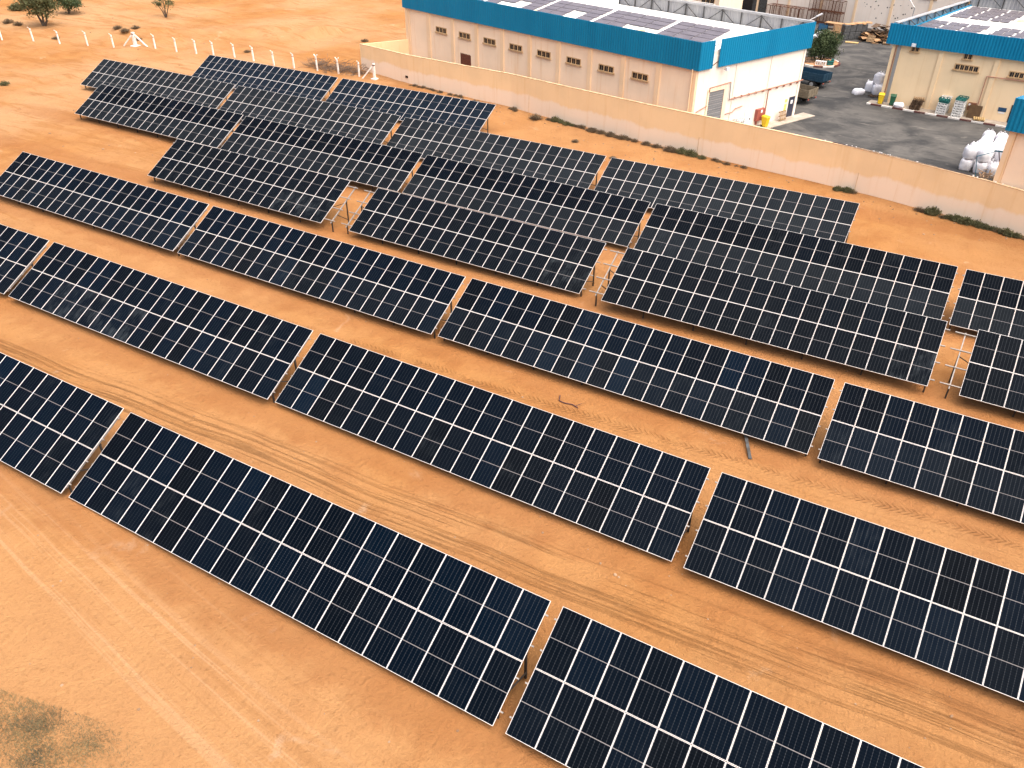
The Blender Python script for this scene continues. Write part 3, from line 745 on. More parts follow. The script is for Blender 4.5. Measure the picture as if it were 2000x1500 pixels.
b = MB(); b.path([FR.at(10.95, 0.0, .15), FR.at(10.72, 0.0, .15), FR.at(10.72, 4.08, .15), FR.at(16.5, 4.14, .15)], .05); b.build('pipe_run', M['redpipe'], B)
b = MB(); FR.box(b, 12.85, 13.7, .62, 1.06, 0.002, .03); sg = b.build('sign', M['signblue'], B)
b = MB(); FR.box(b, 12.95, 13.6, .42, .58, 0.002, .025); b.build('sign_plate', M['white'], sg)
b = MB(); FR.box(b, 9.75, 10.6, .30, 1.10, 0.002, .38); bx = b.build('cabinet', M['brownbox'], B)
b = MB(); FR.box(b, 9.82, 10.05, .82, 1.03, .381, .39); b.build('notice', M['white'], bx)
b = MB(); FR.box(b, 14.1, 15.2, -0.55, 1.5, 0.002, .06); b.build('door', M['dark'], B)
b = MB(); FR.corr(b, -0.75, RW + .3, 6.12, 8.34, 0.35); b.build('front_cladding', M['blue'], B)
b = MB(); LR.corr(b, 0, RD + .35, 6.13, 8.33, 0.42); b.build('side_cladding', M['blue'], B)
INL = Fac(Rf, Rl)
b = MB(); INL.corr(b, 0.3, RD, 7.2, 8.30, -0.40, .40, .04, .02); b.build('parapet_sheet', M['grey_sheet'], B)
b = MB(); INL.box(b, 0.1, RD + .3, 8.30, 8.40, -0.55, -0.05); b.build('parapet_cap', M['grey_sheet'], B)
for i in range(9):
    u = 1.2 + i * 2.5
    b = MB(); b.bar(INL.at(u, 7.2, -0.1), INL.at(u, 8.3, -0.25), .1, .1); b.build('parapet_post', M['steel_dark'], B)
    b = MB(); b.bar(INL.at(u + .1, 8.2, -0.2), INL.at(u + 1.9, 7.3, 0.1), .07, .07); b.build('parapet_brace', M['steel_dark'], B)
b = MB(); b.bar(INL.at(1.0, 7.42, 0.22), INL.at(RD, 7.85, 0.22), .12, .16); b.build('roof_trim', M['blue'], B)
p = [Rf + ru * .25 + rv * .0, Rr, Rc, Rl + ru * .25]
pz = [7.28, 7.28, 7.75, 7.75]
top = [(q.x, q.y, z) for q, z in zip(p, pz)]
rfb = slab(top, .1); roofB = rfb.build('roof', M['roof'], B)
slr = math.atan2(.47, RD)
x3 = Vector((ru.x, ru.y, 0)); v3 = Vector((rv.x, rv.y, math.tan(slr))).normalized(); n3 = x3.cross(v3).normalized(); v3 = n3.cross(x3); RO3 = Matrix((x3, v3, n3)).transposed()
def onB(u, d, h=.09):
    q = Rf + ru * u + rv * d; return Vector((q.x, q.y, 7.28 + d * .47 / RD + h))
pm2 = MB(); pm2.box((0, 0, 0), (.99, 1.93, .04)); PV2 = pm2.mesh('solar_module', M['roofpv'])
for g0 in (0.2, 2.5, 4.8, 8.1, 10.4, 12.7, 15.0, 18.2):
    for i in range(2):
        for rws, dd in (((0, 1, 2), 4.6), ((0, 1, 2, 3), 14.0)):
            if dd > 10 and g0 > 7.5: continue
            for r_ in rws:
                q = bpy.data.objects.new('solar_module', PV2); col.objects.link(q); q.parent = B
                q.matrix_local = Matrix.Translation(onB(g0 + .55 + i * 1.07 + (0.55 if dd > 10 else 0), dd + r_ * 2.05) - Vector(B.location)) @ RO3.to_4x4()
b = MB(); b.box(onB(8.4, 15.5, .02), (1.2, 2.2, .02), RO3); b.build('roof_patch', M['coping'], roofB)
NI = Fac(Rl, Rc)
b = MB(); NI.corr(b, 0, RW, 7.6, 10.4, -0.1, .42, .05, .05); b.build('rear_parapet', M['grey_sheet'], B)
for i in range(12):
    b = MB(); b.bar(NI.at(1 + i * 2.9, 7.7, .12), NI.at(1 + i * 2.9, 10.3, .12), .14, .14); b.build('parapet_post', M['steel_dark'], B)
    b = MB(); b.bar(NI.at(1.1 + i * 2.9, 10.0, .2), NI.at(3.7 + i * 2.9, 8.0, .2), .07, .07); b.build('parapet_brace', M['steel_dark'], B)
b = MB(); b.bar(NI.at(0, 9.4, .24), NI.at(RW, 9.4, .24), .1, .12); b.build('parapet_rail', M['teal'], B)
floodlight(FR, B, 2.42, 6.20, 0.37)
b = MB(); b.bar(FR.at(9.7, 8.2, .2), FR.at(9.7, 8.85, .2), .05, .05); b.build('mast', M['greypipe'], B)

# striped kerb and walk along it
KU = Fac(FR.at(-1.0, 0, 1.75).xy, FR.at(30, 0, 1.75).xy)
wk = MB(); wk.prism([tuple(FR.at(-0.9, 0, 0).xy), tuple(KU.at(.05, 0, -0.1).xy), tuple(KU.at(31, 0, -0.1).xy), tuple(FR.at(30, 0, 0).xy)], -0.65, -0.43)
tag(wk.build('pavement', M['pave']), kind='structure')
kb = MB(); kb.box((15, 0.0, 0), (31, .24, .24))
ko = kb.build('kerb', M['kerb'], loc=(0, 0, 0)); q = KU.at(0.6, -0.52, 0.05); ko.location = q; ko.rotation_euler = (0, 0, math.atan2(ru.y, ru.x)); tag(ko, kind='structure')

# ------------------------------------------------------------------ corner building at the right edge
Sf = Vector((1.85, 75.35)); su = Vector((0.975, -0.222)); sv = Vector((0.385, 0.923))
S_ = empty('workshop', (Sf.x, Sf.y, -0.6), 'cream corner building with blue cladding at the right edge, just behind the boundary wall', 'building')
FS, LS = Fac(Sf, Sf + su * 22), Fac(Sf + sv * 9.0, Sf)
b = MB(); b.prism([tuple(Sf), tuple(Sf + su * 22), tuple(Sf + su * 22 + sv * 9), tuple(Sf + sv * 9)], -1, 8.6); b.build('wall', M['pil'], S_)
b = MB(); FS.box(b, 0.55, 22, -1, 8.5, .002, .05); b.build('front_wall', M['front'], S_)
b = MB(); FS.box(b, -.02, .5, -1, 8.5, .002, .12); b.build('pilaster', M['pil'], S_)
b = MB(); FS.corr(b, -.35, 22.2, 7.15, 9.62, .32); b.build('front_cladding', M['blue'], S_)
b = MB(); LS.corr(b, 0, 9.3, 7.16, 9.61, .32); b.build('side_cladding', M['blue'], S_)
b = MB(); FS.box(b, -.2, 22, 9.05, 9.15, -8.8, .2); b.build('roof', M['roof'], S_)
b = MB(); FS.box(b, 2.55, 3.1, 3.35, 3.8, .05, .2); b.build('vent', M['greypipe'], S_)
b = MB(); b.bar(FS.at(.1, 9.6, -.2), FS.at(.5, 9.95, -.3), .05, .05); b.bar(FS.at(.5, 9.6, -.2), FS.at(.75, 10.0, -.3), .05, .05); b.build('roof_bracket', M['steel_dark'], S_)
b = MB(); b.bar(LS.at(8.2, 5.2, .1), LS.at(8.2, 5.1, 1.0), .1, .1); b.build('spout', M['teal'], S_)

# ------------------------------------------------------------------ buildings at the back
Kf, ku = Vector((-86, 172.5)), Vector((0.972, -0.235))
kn = Vector((0.235, 0.972))
K = empty('factory_hall', (Kf.x, Kf.y, -0.6), 'large cream hall closing the yard at the back, scrap and racks piled against it', 'building')
FK = Fac(Kf, Kf + ku * 110)
b = MB(); b.prism([tuple(Kf), tuple(Kf + ku * 110), tuple(Kf + ku * 110 + kn * 25), tuple(Kf + kn * 25)], -1, 9.0); b.build('wall', M['side'], K)
for i in range(18):
    b = MB(); FK.box(b, 3 + i * 6.0, 3.4 + i * 6.0, -1, 8.8, .002, .12); b.build('pilaster', M['pil'], K)
for u in (35.6, 46.5, 52.4, 67.2, 73.5, 80): window(FK, K, u, u + 2.2, 4.9, 5.9, 3)
b = MB(); FK.box(b, 41.5, 47.0, -.6, 3.3, .002, .03); og = b.build('doorway', M['dark'], K)
b = MB(); FK.box(b, 44.2, 46.9, -.6, 3.2, .031, .10); b.build('sliding_door', M['steel_dark'], og)
b = MB(); b.path([FK.at(36, 3.1, .2), FK.at(49, 4.0, .2), FK.at(49.1, 0, .2)], .06); b.build('pipe_run', M['redpipe'], K)
b = MB(); rk = random.Random(3)
for i in range(26):
    u, z = 64.5 + rk.uniform(0, 8.5), 1.0 + rk.uniform(0, 2.6)
    b.tube(FK.at(u, z, .003), FK.at(u, z, .012), rk.uniform(.04, .13), n=5)
b.build('soot_spots', M['steel_dark'], K)
b = MB(); FK.box(b, -1, 111, 9.0, 9.1, -25, .4); b.build('roof', M['roof'], K)
Jf = Vector((-56.0, 146.2)); ju = Vector((0.96, -0.28))
J = empty('shed', (Jf.x, Jf.y, -0.6), 'cream shed with a strip of blue eave at the top edge, behind the grey parapet', 'building')
FJ = Fac(Jf, Jf + ju * 13.2)
b = MB(); b.prism([tuple(Jf), tuple(Jf + ju * 13.2), tuple(Jf + ju * 13.2 + Vector((.28, .96)) * 7), tuple(Jf + Vector((.28, .96)) * 7)], -1, 6.2); b.build('wall', M['front'], J)
b = MB(); FJ.corr(b, -.3, 9.5, 4.75, 7.3, .6); b.build('cladding', M['blue'], J)
b = MB(); FJ.box(b, -.4, 9.6, 7.3, 7.4, -7, .8); b.build('roof', M['roof'], J)
window(FJ, J, 9.8, 12.2, 2.9, 3.9, 3)
Lf = Db + (Cb - Db).normalized() * 4; lu = (Cb - Db).normalized(); ln = Vector((0.385, 0.923))
Ls = Lf + ln * .8
Lb = empty('shed', (Ls.x, Ls.y, -0.6), 'low building with white sheet roof seen past the ridge of the long warehouse', 'building')
b = MB(); b.prism([tuple(Ls), tuple(Ls + lu * 18), tuple(Ls + lu * 18 + ln * 15), tuple(Ls + ln * 15)], -1, 6.6); b.build('wall', M['side'], Lb)
e0, e1 = Ls - lu * .4 - ln * .3, Ls + lu * 18.4 - ln * .3
f0, f1 = e0 + ln * 8, e1 + ln * 8; h0, h1 = e0 + ln * 16, e1 + ln * 16
rb_ = slab([(e0.x, e0.y, 6.7), (e1.x, e1.y, 6.7), (f1.x, f1.y, 8.2), (f0.x, f0.y, 8.2)]); oo = [(f0.x, f0.y, 8.2), (f1.x, f1.y, 8.2), (h1.x, h1.y, 6.7), (h0.x, h0.y, 6.7)]
rb_.hexa([(x, y, z - .08) for x, y, z in oo] + oo); rl = rb_.build('roof', M['roof'], Lb)
b = MB(); b.bar((f0.x, f0.y, 8.25), (f1.x, f1.y, 8.25), .4, .12); b.build('ridge_cap', M['grey_sheet'], rl)

# ------------------------------------------------------------------ fence posts
FP = [(-134.35, 75.97), (-129.28, 77.79), (-124.99, 79.15), (-120.49, 80.65), (-116.61, 82.2), None, (-109.91, 84.3), (-105.9, 84.72), (-102.01, 84.97), (-99.2, 85.6), (-95.4, 86.0), (-91.62, 85.91), (-87.6, 85.7), (-84.0, 85.83), (-80.64, 86.69), (-76.9, 86.66), (-73.32, 86.59)]
FL = ['white concrete fence post at the left photo edge', 'white fence post in front of the olive tree, right of the edge post', 'white fence post right of the olive tree, in front of dark litter', 'white fence post before the dumped soil bank', 'white fence post just left of the white tripod post', None,
 'white fence post just right of the white tripod post', 'second white fence post right of the tripod post', 'third white fence post right of the tripod post', 'white fence post above the left end of the farthest row', 'white fence post behind the left farthest table, near its left end',
 'white fence post behind the left farthest table, left of its middle', 'white fence post behind the middle of the left farthest table', 'white fence post behind the left farthest table, just left of the dead brush', 'fork-topped white fence post in the dead brush, left one', 'fork-topped white fence post in the dead brush, right one', 'white fence post close to the boundary wall corner']
def post_bm(fork):
    b = MB(); b.box((0, 0, .86), (.17, .17, 1.9)); return b
pb = post_bm(0).mesh('shaft', M['fence'])
c1 = MB(); c1.box((0, 0, 0), (.175, .175, .06)); BND = c1.mesh('tie_band', M['rust'])
a1 = MB(); a1.bar((0, 0, 0), (0.0, -.28, .42), .10, .10); ARM = a1.mesh('angled_arm', M['fence'])
a2 = MB(); a2.bar((-.02, 0, 0), (-.30, 0, .30), .10, .10); a2.bar((.02, 0, 0), (.30, 0, .30), .10, .10); FORK = a2.mesh('fork', M['fence'])
rp = random.Random(9)
for i, p in enumerate(FP):
    if p is None: continue
    x, y = p; z = Gd(x, y)
    t = empty('fence_post', (x, y, z), FL[i], 'fence post', 'white fence posts along the field')
    for nm, me, dz in (('shaft', pb, 0), ('tie_band', BND, 1.5)):
        o = bpy.data.objects.new(nm, me); col.objects.link(o); o.parent = t; o.location = (0, 0, dz)
    o = bpy.data.objects.new('fork' if i in (14, 15) else 'angled_arm', FORK if i in (14, 15) else ARM); col.objects.link(o); o.parent = t
    o.location = (0, 0, 1.78); 
    if i not in (14, 15): o.scale = (1, 1, .6)
    t.rotation_euler = (rp.uniform(-.02, .02), rp.uniform(-.02, .02), rp.uniform(-.1, .1))
def braced(x, y, lab, two, s):
    z = Gd(x, y); t = empty('braced_fence_post', (x, y, z), lab, 'fence post', 'white fence posts along the field')
    b = MB(); b.box((x, y, z + .95), (.32 * s, .32 * s, 2.0)); b.build('shaft', M['fence'], t)
    for sx in ((-1, 1) if two else (-1,)):
        b = MB(); b.bar((x + sx * .1, y, z + 1.75), (x + sx * (1.9 if two else 1.6), y + sx * .6, z - .05), .16, .16); b.build('brace', M['fence'], t)
    b = MB(); b.box((x, y, z + .03), (.9 * s, .9 * s, .16)); b.build('footing', M['fence'], t)
    b = MB(); b.box((x, y, z + 1.72), (.34 * s, .34 * s, .12)); b.build('tie_band', M['rust'], t)
braced(-113.5, 83.7, 'thick white corner post with two slanted braces like a tripod', True, 1.2)
braced(-70.9, 86.75, 'white end post with one slanted brace against the boundary wall', False, .8)

# ------------------------------------------------------------------ plants
def tree(name, loc, label, cat, blobs, n, leaf, lm, trunks, seed, group=None):
    rnd = random.Random(seed); x, y, z = loc
    t = empty(name, loc, label, cat, group)
    tb = MB()
    for pts in trunks:
        for (a, ra), (c, rc) in zip(pts[:-1], pts[1:]):
            tb.tube(Vector(a) + Vector(loc), Vector(c) + Vector(loc), ra, rc, 7)
    tb.build('trunk', M['bark'], t)
    cb = MB()
    tot = sum(r[3] * r[4] * r[5] for r in blobs)
    for bx, by, bz, rx, ry, rz in blobs:
        k = int(n * rx * ry * rz / tot)
        # clumps inside each blob
        clumps = []
        for _ in range(max(6, k // 45)):
            d = Vector((rnd.gauss(0, 1), rnd.gauss(0, 1), rnd.gauss(0, 1))).normalized() * (rnd.random() ** .33) * rnd.uniform(.75, 1.05)
            clumps.append((d, rnd.uniform(.14, .3)))
        for _ in range(k):
            d, s = rnd.choice(clumps)
            q = d + Vector((rnd.gauss(0, s), rnd.gauss(0, s), rnd.gauss(0, s)))
            cb.leaf((x + bx + q.x * rx, y + by + q.y * ry, z + bz + q.z * rz), leaf * rnd.uniform(.6, 1.4), rnd, .42)
    cb.build('crown', lm, t)
    return t
tree('olive_tree', (-139.4, 86.4, Gd(-139.4, 86.4) - .05), 'large rounded olive-green tree with several trunks at the top left', 'tree',
     [(-1.2, 0, 3.0, 2.1, 2.0, 1.5), (1.2, .3, 2.9, 1.9, 1.9, 1.4), (.2, 0, 4.3, 2.6, 2.2, 1.7), (-2.3, .4, 3.7, 1.3, 1.3, 1.0), (2.2, .3, 4.0, 1.4, 1.3, 1.1)], 7000, .34, M['leaf_olive'],
     [[((0, 0, 0), .22), ((-.7, 0, 1.2), .15), ((-1.4, 0, 2.6), .08)], [((.1, 0, 0), .2), ((0.05, .2, 1.3), .14), ((.2, 0, 2.8), .08)], [((.3, 0, 0), .2), ((1.1, .1, .8), .15), ((1.5, 0, 2.4), .08)]], 11)
tree('olive_tree', (-145.5, 95.5, Gd(-145.5, 95.5) - .05), 'darker green tree partly hidden behind the large olive tree', 'tree',
     [(0, 0, 2.2, 2.4, 2.0, 1.5), (1.6, 0, 2.0, 1.7, 1.6, 1.3), (-1.2, 0, 3.4, 2.2, 2, 1.5)], 4200, .34, M['leaf_green'],
     [[((0, 0, 0), .2), ((.2, 0, 2.2), .1)]], 12)
tree('thin_tree', (-128.9, 102.4, Gd(-128.9, 102.4) - .05), 'small sparse tree with thin branches alone on the sand, top left', 'tree',
     [(-1.6, 0, 2.1, 1.4, 1.2, .7), (1.3, 0, 2.3, 1.3, 1.2, .8), (0, 0, 3.2, 1.3, 1.1, .9)], 950, .26, M['leaf_olive'],
     [[((0, 0, 0), .13), ((-.6, 0, 1.1), .08), ((-1.8, 0, 2.2), .03)], [((0, 0, 0), .13), ((.1, .1, 1.4), .08), ((.2, 0, 3.3), .03)], [((.1, 0, 0), .12), ((.8, 0, 1.2), .07), ((1.6, 0, 2.4), .03)], [((0, 0, 1.0), .06), ((.6, .3, 2.9), .02)], [((0, 0, .6), .06), ((-1.1, .2, 2.6), .02)]], 13)
tree('yard_tree', (-23.0, 127.6, -.45), 'dense dark green tree on the round kerbed island in the yard', 'tree',
     [(0, 0, 2.3, 2.0, 1.9, 1.6), (-.7, 0, 1.5, 1.7, 1.5, 1.1), (.9, 0, 3.1, 1.4, 1.3, 1.0), (-.6, .3, 3.2, 1.4, 1.3, .9), (.8, 0, 1.5, 1.4, 1.3, 1.0)], 12000, .24, M['leaf_green'],
     [[((0, 0, 0), .14), ((0, 0, 1.6), .09)], [((.2, 0, 0), .1), ((.7, 0, 1.5), .06)]], 14)

def shrub_mesh(seed, n, h, r, leafy, lm):
    rnd = random.Random(seed); b = MB()
    for _ in range(n):
        a = rnd.uniform(0, 6.28); d = r * rnd.random() ** .6
        p = Vector((math.cos(a) * d * .35, math.sin(a) * d * .35, 0))
        q = Vector((math.cos(a) * d, math.sin(a) * d, h * rnd.uniform(.35, 1.0) * (1 - .5 * d / r)))
        sdv = Vector((-math.sin(a), math.cos(a), 0)) * rnd.uniform(.008, .022)
        b.add([p - sdv, p + sdv, q + sdv * .3, q - sdv * .3], [(0, 1, 2, 3)])
        if leafy:
            for k in range(3):
                t = rnd.uniform(.45, 1.05); b.leaf(p.lerp(q, t), rnd.uniform(.05, .13) * leafy, rnd, .5)
    return b.mesh('shrub', lm)
SH = {('g', i): shrub_mesh(20 + i, 260, .62, .62, 1.3, M['leaf_weed']) for i in range(3)}
SH.update({('d', i): shrub_mesh(30 + i, 300, .52, .60, .7, M['leaf_dry']) for i in range(3)})
def shrub(x, y, s, kind, label, group=None, sink=0.05, wide=1.0):
    rnd = random.Random(int(x * 31 + y * 17))
    o = bpy.data.objects.new('dry_shrub' if kind == 'd' else 'green_shrub', SH[(kind, rnd.randrange(3))]); col.objects.link(o)
    z = Gd(x, y) if not yard_flat(x, y) else -0.6
    o.location = (x, y, z - sink); o.scale = (s * wide, s, s); o.rotation_euler = (0, 0, rnd.uniform(0, 6.28) if wide == 1 else -0.2)
    return tag(o, label, 'shrub', group)
def wy(x):
    for a, c in zip(WB[:-1], WB[1:]):
        if x <= c[0]: return lerp(a[1], c[1], (x - a[0]) / (c[0] - a[0]))
    return 68
GW = 'weeds along the foot of the boundary wall'
WLX = [(-64.6, .7, 'd'), (-63.2, .8, 'd'), (-61.8, .9, 'd'), (-60.2, .75, 'd'), (-58.6, .8, 'd'), (-57.0, .7, 'd'), (-54.6, .6, 'd'), (-48.7, .8, 'd'),
      (-44.6, 1.5, 'd'), (-42.3, 1.3, 'g'), (-41.4, 1.1, 'g'), (-39.8, .9, 'g'), (-38.6, 1.0, 'd'), (-37.2, 1.3, 'd'), (-35.9, 1.3, 'd'), (-34.6, 1.2, 'd'), (-33.1, 1.1, 'd'), (-31.6, .9, 'd'), (-30.2, 1.0, 'd'), (-28.9, 1.0, 'd'), (-27.4, 1.2, 'd'), (-26.0, 1.0, 'g'), (-24.9, 1.1, 'g'), (-23.6, .8, 'g'), (-22.3, .8, 'd'), (-20.9, .7, 'd'), (-19.2, .6, 'd'),
      (-10.0, 1.2, 'g'), (-9.2, 1.0, 'g'), (-2.9, .8, 'd'), (-1.8, 1.1, 'g'), (-.9, .9, 'd'), (0.1, 1.1, 'g'), (0.9, 1.2, 'g'), (1.7, 1.2, 'g'), (2.4, 1.0, 'g'), (3.1, 1.1, 'g'), (3.9, 1.0, 'g'), (4.7, 1.0, 'g'), (5.6, .9, 'd')]
WL = []
rw = random.Random(77)
for x, s_, kk in WLX:
    s_ *= .72
    WL.append((x, s_ * rw.uniform(.9, 1.6), kk))
    if -47 > x or x > -44:
        for _ in range(2): WL.append((x + rw.uniform(-.9, .9), s_ * rw.uniform(.55, 1.2), kk if rw.random() < .75 else 'd'))
for x, s, kk in WL:
    zone = 'left stretch' if x < -50 else ('middle stretch' if x < -12 else ('beside the rust joint' if x < -5 else 'near the right photo edge'))
    lab = ('dry brown tuft at the foot of the boundary wall, ' if kk == 'd' else 'green weed at the foot of the boundary wall, ') + zone
    if x == -44.6 : lab = 'round grey thorny shrub a step out from the boundary wall, left of a green weed'
    shrub(x, wy(x) - (1.5 if x == -44.6 else .45) - random.uniform(0, .35), s, kk, lab, GW if x != -44.6 else None)
for x, y, s, kk, lab in [(-105.9, 58.4, 1.1, 'g', 'small dark green bush alone on the sand at the left edge'), (-156.0, 92.6, 2.6, 'g', 'low dark green bush left of the olive tree at top left'),
        (-146.2, 84.6, 1.9, 'd', 'dark dry bush left of the olive trunks, low on the sand'), (-143.6, 84.6, 1.6, 'd', 'smaller dry bush between the left bush and the olive trunks'),
        (-128.6, 81.0, 1.2, 'd', 'dry tuft just right of the fence post in front of the olive tree'), (-116.3, 86.6, 1.1, 'd', 'dry tuft between the tripod post and the post left of it'),
        (-123.4, 88.5, 1.4, 'd', 'dry bush at the foot of the soil bank, right of the olive tree'), (-121.6, 90.4, 1.5, 'd', 'grey dry bush on the soil bank, upper one'), (-120.6, 87.6, 1.5, 'd', 'grey dry bush on the soil bank, lower right one'),
        (-86.3, 104.0, 1.2, 'd', 'dark tuft on the open sand above the middle of the far fence'), (-80.0, 107.5, .9, 'd', 'tiny tuft on the open sand, right of the other one above the fence'),
        (-97.2, 90.2, 1.0, 'd', 'dry tuft behind the fence posts above the farthest row'),
        (-37.0, 77.4, .8, 'd', 'small dry shrub on open sand right of the sixth row corner, upper one'), (-31.4, 74.6, .75, 'd', 'small dry shrub on open sand, lower one toward the wall')]:
    shrub(x, y, s, kk, lab)
# dead brush by the fence
b = MB(); rb = random.Random(44)
for _ in range(420):
    x, y = rb.uniform(-83.4, -73.6), 0; y = 88.3 + rb.gauss(0, .9) + (x + 78) * -.05
    z = Gd(x, y) + rb.random() ** 2 * .75
    a = rb.uniform(0, 6.28); L = rb.uniform(.4, 1.5)
    b.bar((x, y, z), (x + math.cos(a) * L, y + math.sin(a) * L, z + rb.uniform(-.1, .5)), .035, .035)
tag(b.build('brush_pile', M['twig'], loc=(-78, 88.3, -.6)), 'long heap of dead brown branches between the fork-topped fence posts', 'brush')
# dry grass in the near left corner
b = MB(); rb = random.Random(45)
cl = [(rb.gauss(-21.3, 1.5), rb.gauss(5.7, .75), rb.uniform(.25, .7)) for _ in range(46)]
for _ in range(15000):
    cx, cy, r = rb.choice(cl); x, y = rb.gauss(cx, r), rb.gauss(cy, r)
    if y > 7.2 + .25 * (x + 20): continue
    z = Gd(x, y); h = rb.uniform(.03, .13); a = rb.uniform(0, 6.28); wv = Vector((math.cos(a), math.sin(a), 0))
    lean = Vector((rb.gauss(0, .07), rb.gauss(0, .07), h)); p = Vector((x, y, z - .01))
    b.add([p - wv * .009, p + wv * .009, p + lean], [(0, 1, 2)])
tag(b.build('dry_grass', M['straw']), kind='stuff')
# loose stones and clods
b = MB(); rb = random.Random(46)
def stone(x, y, r):
    z = Gd(x, y); n = 6; vs = []
    for k, (zz, q) in enumerate(((-.3, .8), (.25, 1.0), (.6, .55))):
        for i in range(n):
            a = 6.283 * i / n; rr = r * q * rb.uniform(.7, 1.2); vs.append((x + math.cos(a) * rr, y + math.sin(a) * rr, z + zz * r))
    fs = [(k * n + i, k * n + (i + 1) % n, (k + 1) * n + (i + 1) % n, (k + 1) * n + i) for k in range(2) for i in range(n)] + [tuple(range(2 * n, 3 * n))]
    b.add(vs, fs)
for _ in range(500):
    x, y = rb.uniform(-45, 5), rb.uniform(4, 48); stone(x, y, rb.choice([.018, .025, .035, .05]) * rb.uniform(.7, 1.3))
for _ in range(900):
    x, y = rb.uniform(-160, -62), rb.uniform(40, 125); stone(x, y, .03 + .11 * rb.random() ** 3)
for _ in range(240):
    x = rb.uniform(-60, 6); stone(x, wy(x) - rb.uniform(.3, 6), .02 + .09 * rb.random() ** 2)
tag(b.build('loose_stones', M['stone']), kind='stuff')
x, y = -7.99, 22.6; b = MB(); stone(x, y, .10); stone(x + .18, y - .05, .06)
tag(b.build('stone', M['stone'], loc=(x, y, Gd(x, y))), 'pale broken stone alone on the sand in the second lane', 'stone')
b = MB(); zz = .06
pts = [(-16.3, 33.75), (-16.1, 33.25), (-15.75, 33.2), (-15.3, 33.3), (-14.9, 33.15)]
for (a, c), (d, e_) in zip(pts[:-1], pts[1:]): b.tube((a, c, Gd(a, c) + zz), (d, e_, Gd(d, e_) + zz), .03, .025, 6)
b.tube((-15.1, 33.22, Gd(-15, 33) + .05), (-14.8, 33.45, Gd(-15, 33) + .2), .02, .01, 5)
tag(b.build('stick', M['maroon'], loc=(-15.5, 33.3, Gd(-15.5, 33.3))), 'bent dark dead branch lying on the sand between two rows', 'branch')
b = MB(); b.bar((-6.2, 35.2, Gd(-6.2, 35.2) + .30), (-5.47, 33.65, Gd(-5.5, 33.7) + .05), .16, .06)
tag(b.build('metal_bar', M['steel_dark'], loc=(-5.8, 34.4, Gd(-5.8, 34.4))), 'loose flat steel bar lying out from under a solar table', 'bar')

# ------------------------------------------------------------------ goods and gear in the yard
YZ = -0.56
def bag_mesh(seed, w_=1.1, h=1.1, slump=0.0):
    rnd = random.Random(seed); b = MB(); n, mrows = 20, 9; vs = []
    for j in range(mrows + 1):
        t = j / mrows
        for i in range(n):
            a = 6.2832 * i / n; ca, sa = math.cos(a), math.sin(a)
            k = (abs(ca) ** 4 + abs(sa) ** 4) ** -.25            # squarish section
            r = w_ / 2 * k * .93 * (1 + .10 * math.sin(math.pi * min(t * 1.1, 1))) * (1 if t < .86 else 1 - (t - .86) * 2.6)
            nz = noise.noise(Vector((ca * 1.7 + seed, sa * 1.7, t * 2.5))) * .07
            vs.append((r * (1 + nz) * ca + slump * t * .5, r * (1 + nz) * sa, h * t + (.09 * noise.noise(Vector((ca * 2.2, sa * 2.2 + seed, 3))) if t > .8 else 0)))
    c = len(vs); vs.append((slump * .5, 0, h * (1.02 + .06 * rnd.random())))
    fs = [(j * n + i, j * n + (i + 1) % n, (j + 1) * n + (i + 1) % n, (j + 1) * n + i) for j in range(mrows) for i in range(n)]
    fs += [(mrows * n + i, mrows * n + (i + 1) % n, c) for i in range(n)] + [tuple(range(n - 1, -1, -1))]
    b.add(vs, fs); me = b.mesh('bag_body', M['bag'], smooth=True)
    lb = MB()
    for sx, sy in ((1, 1), (1, -1), (-1, 1), (-1, -1)):
        p = Vector((sx * w_ * .36 + slump * .5, sy * w_ * .36, h * .9)); q = p + Vector((-sx * .05, -sy * .22, .28)); e_ = p + Vector((0, -sy * .4, .06))
        lb.bar(p, q, .07, .02); lb.bar(q, e_, .07, .02)
    return me, lb.mesh('lifting_loop', M['bag'])
BAGS = [bag_mesh(i) for i in range(3)]
def bag(x, y, z, label, group, i, rz=0.0, s=1.0):
    t = empty('bulk_bag', (x, y, z), label, 'bulk bag', group, rz)
    for me, nm in zip(BAGS[i % 3], ('bag_body', 'lifting_loop')):
        o = bpy.data.objects.new(nm, me); col.objects.link(o); o.parent = t; o.scale = (s, s, s)
    return t
g1 = 'white bulk bags beside the corner building'
spots = [(-.55, 89.0), (.68, 88.75), (1.9, 88.5), (-.2, 90.4), (1.0, 90.15), (2.2, 89.9), (.25, 91.7), (1.45, 91.5), (.5, 93.2), (1.7, 93.0), (.55, 95.2), (1.75, 95.0)]
for i, (x, y) in enumerate(spots):
    bag(x, y, YZ, 'white bulk bag in the bottom layer of the pile beside the corner building', g1, i, .1 * i)
    if (x, y) == (1.9, 88.5): continue
    bag(x + .05, y + .08, YZ + 1.12, 'white bulk bag in the top layer of the pile beside the corner building', g1, i + 1, .13 * i + .4)
g2 = 'white bulk bags at the corner of the yellow warehouse'
for i, (x, y, z, l) in enumerate([(-14.0, 114.6, 0, 0), (-12.95, 113.5, 0, 0), (-11.85, 113.4, 0, 0), (-12.7, 115.2, 0, 0), (-13.1, 114.2, 1.2, 1), (-12.0, 114.9, 1.2, 1)]):
    bag(x, y, YZ + z, 'white bulk bag on the ground in the stack at the yellow warehouse corner' if not l else 'white bulk bag on top of the stack at the yellow warehouse corner', g2, i, .3 * i, 1.05)
sk = bag_mesh(7, 1.3, .62, .35)
o = bpy.data.objects.new('slumped_bag', sk[0]); col.objects.link(o); o.location = (-15.0, 112.4, YZ); o.rotation_euler = (0, 0, .7)
tag(o, 'slumped half-empty white bag on the asphalt in front of the tall bag stack', 'sack')
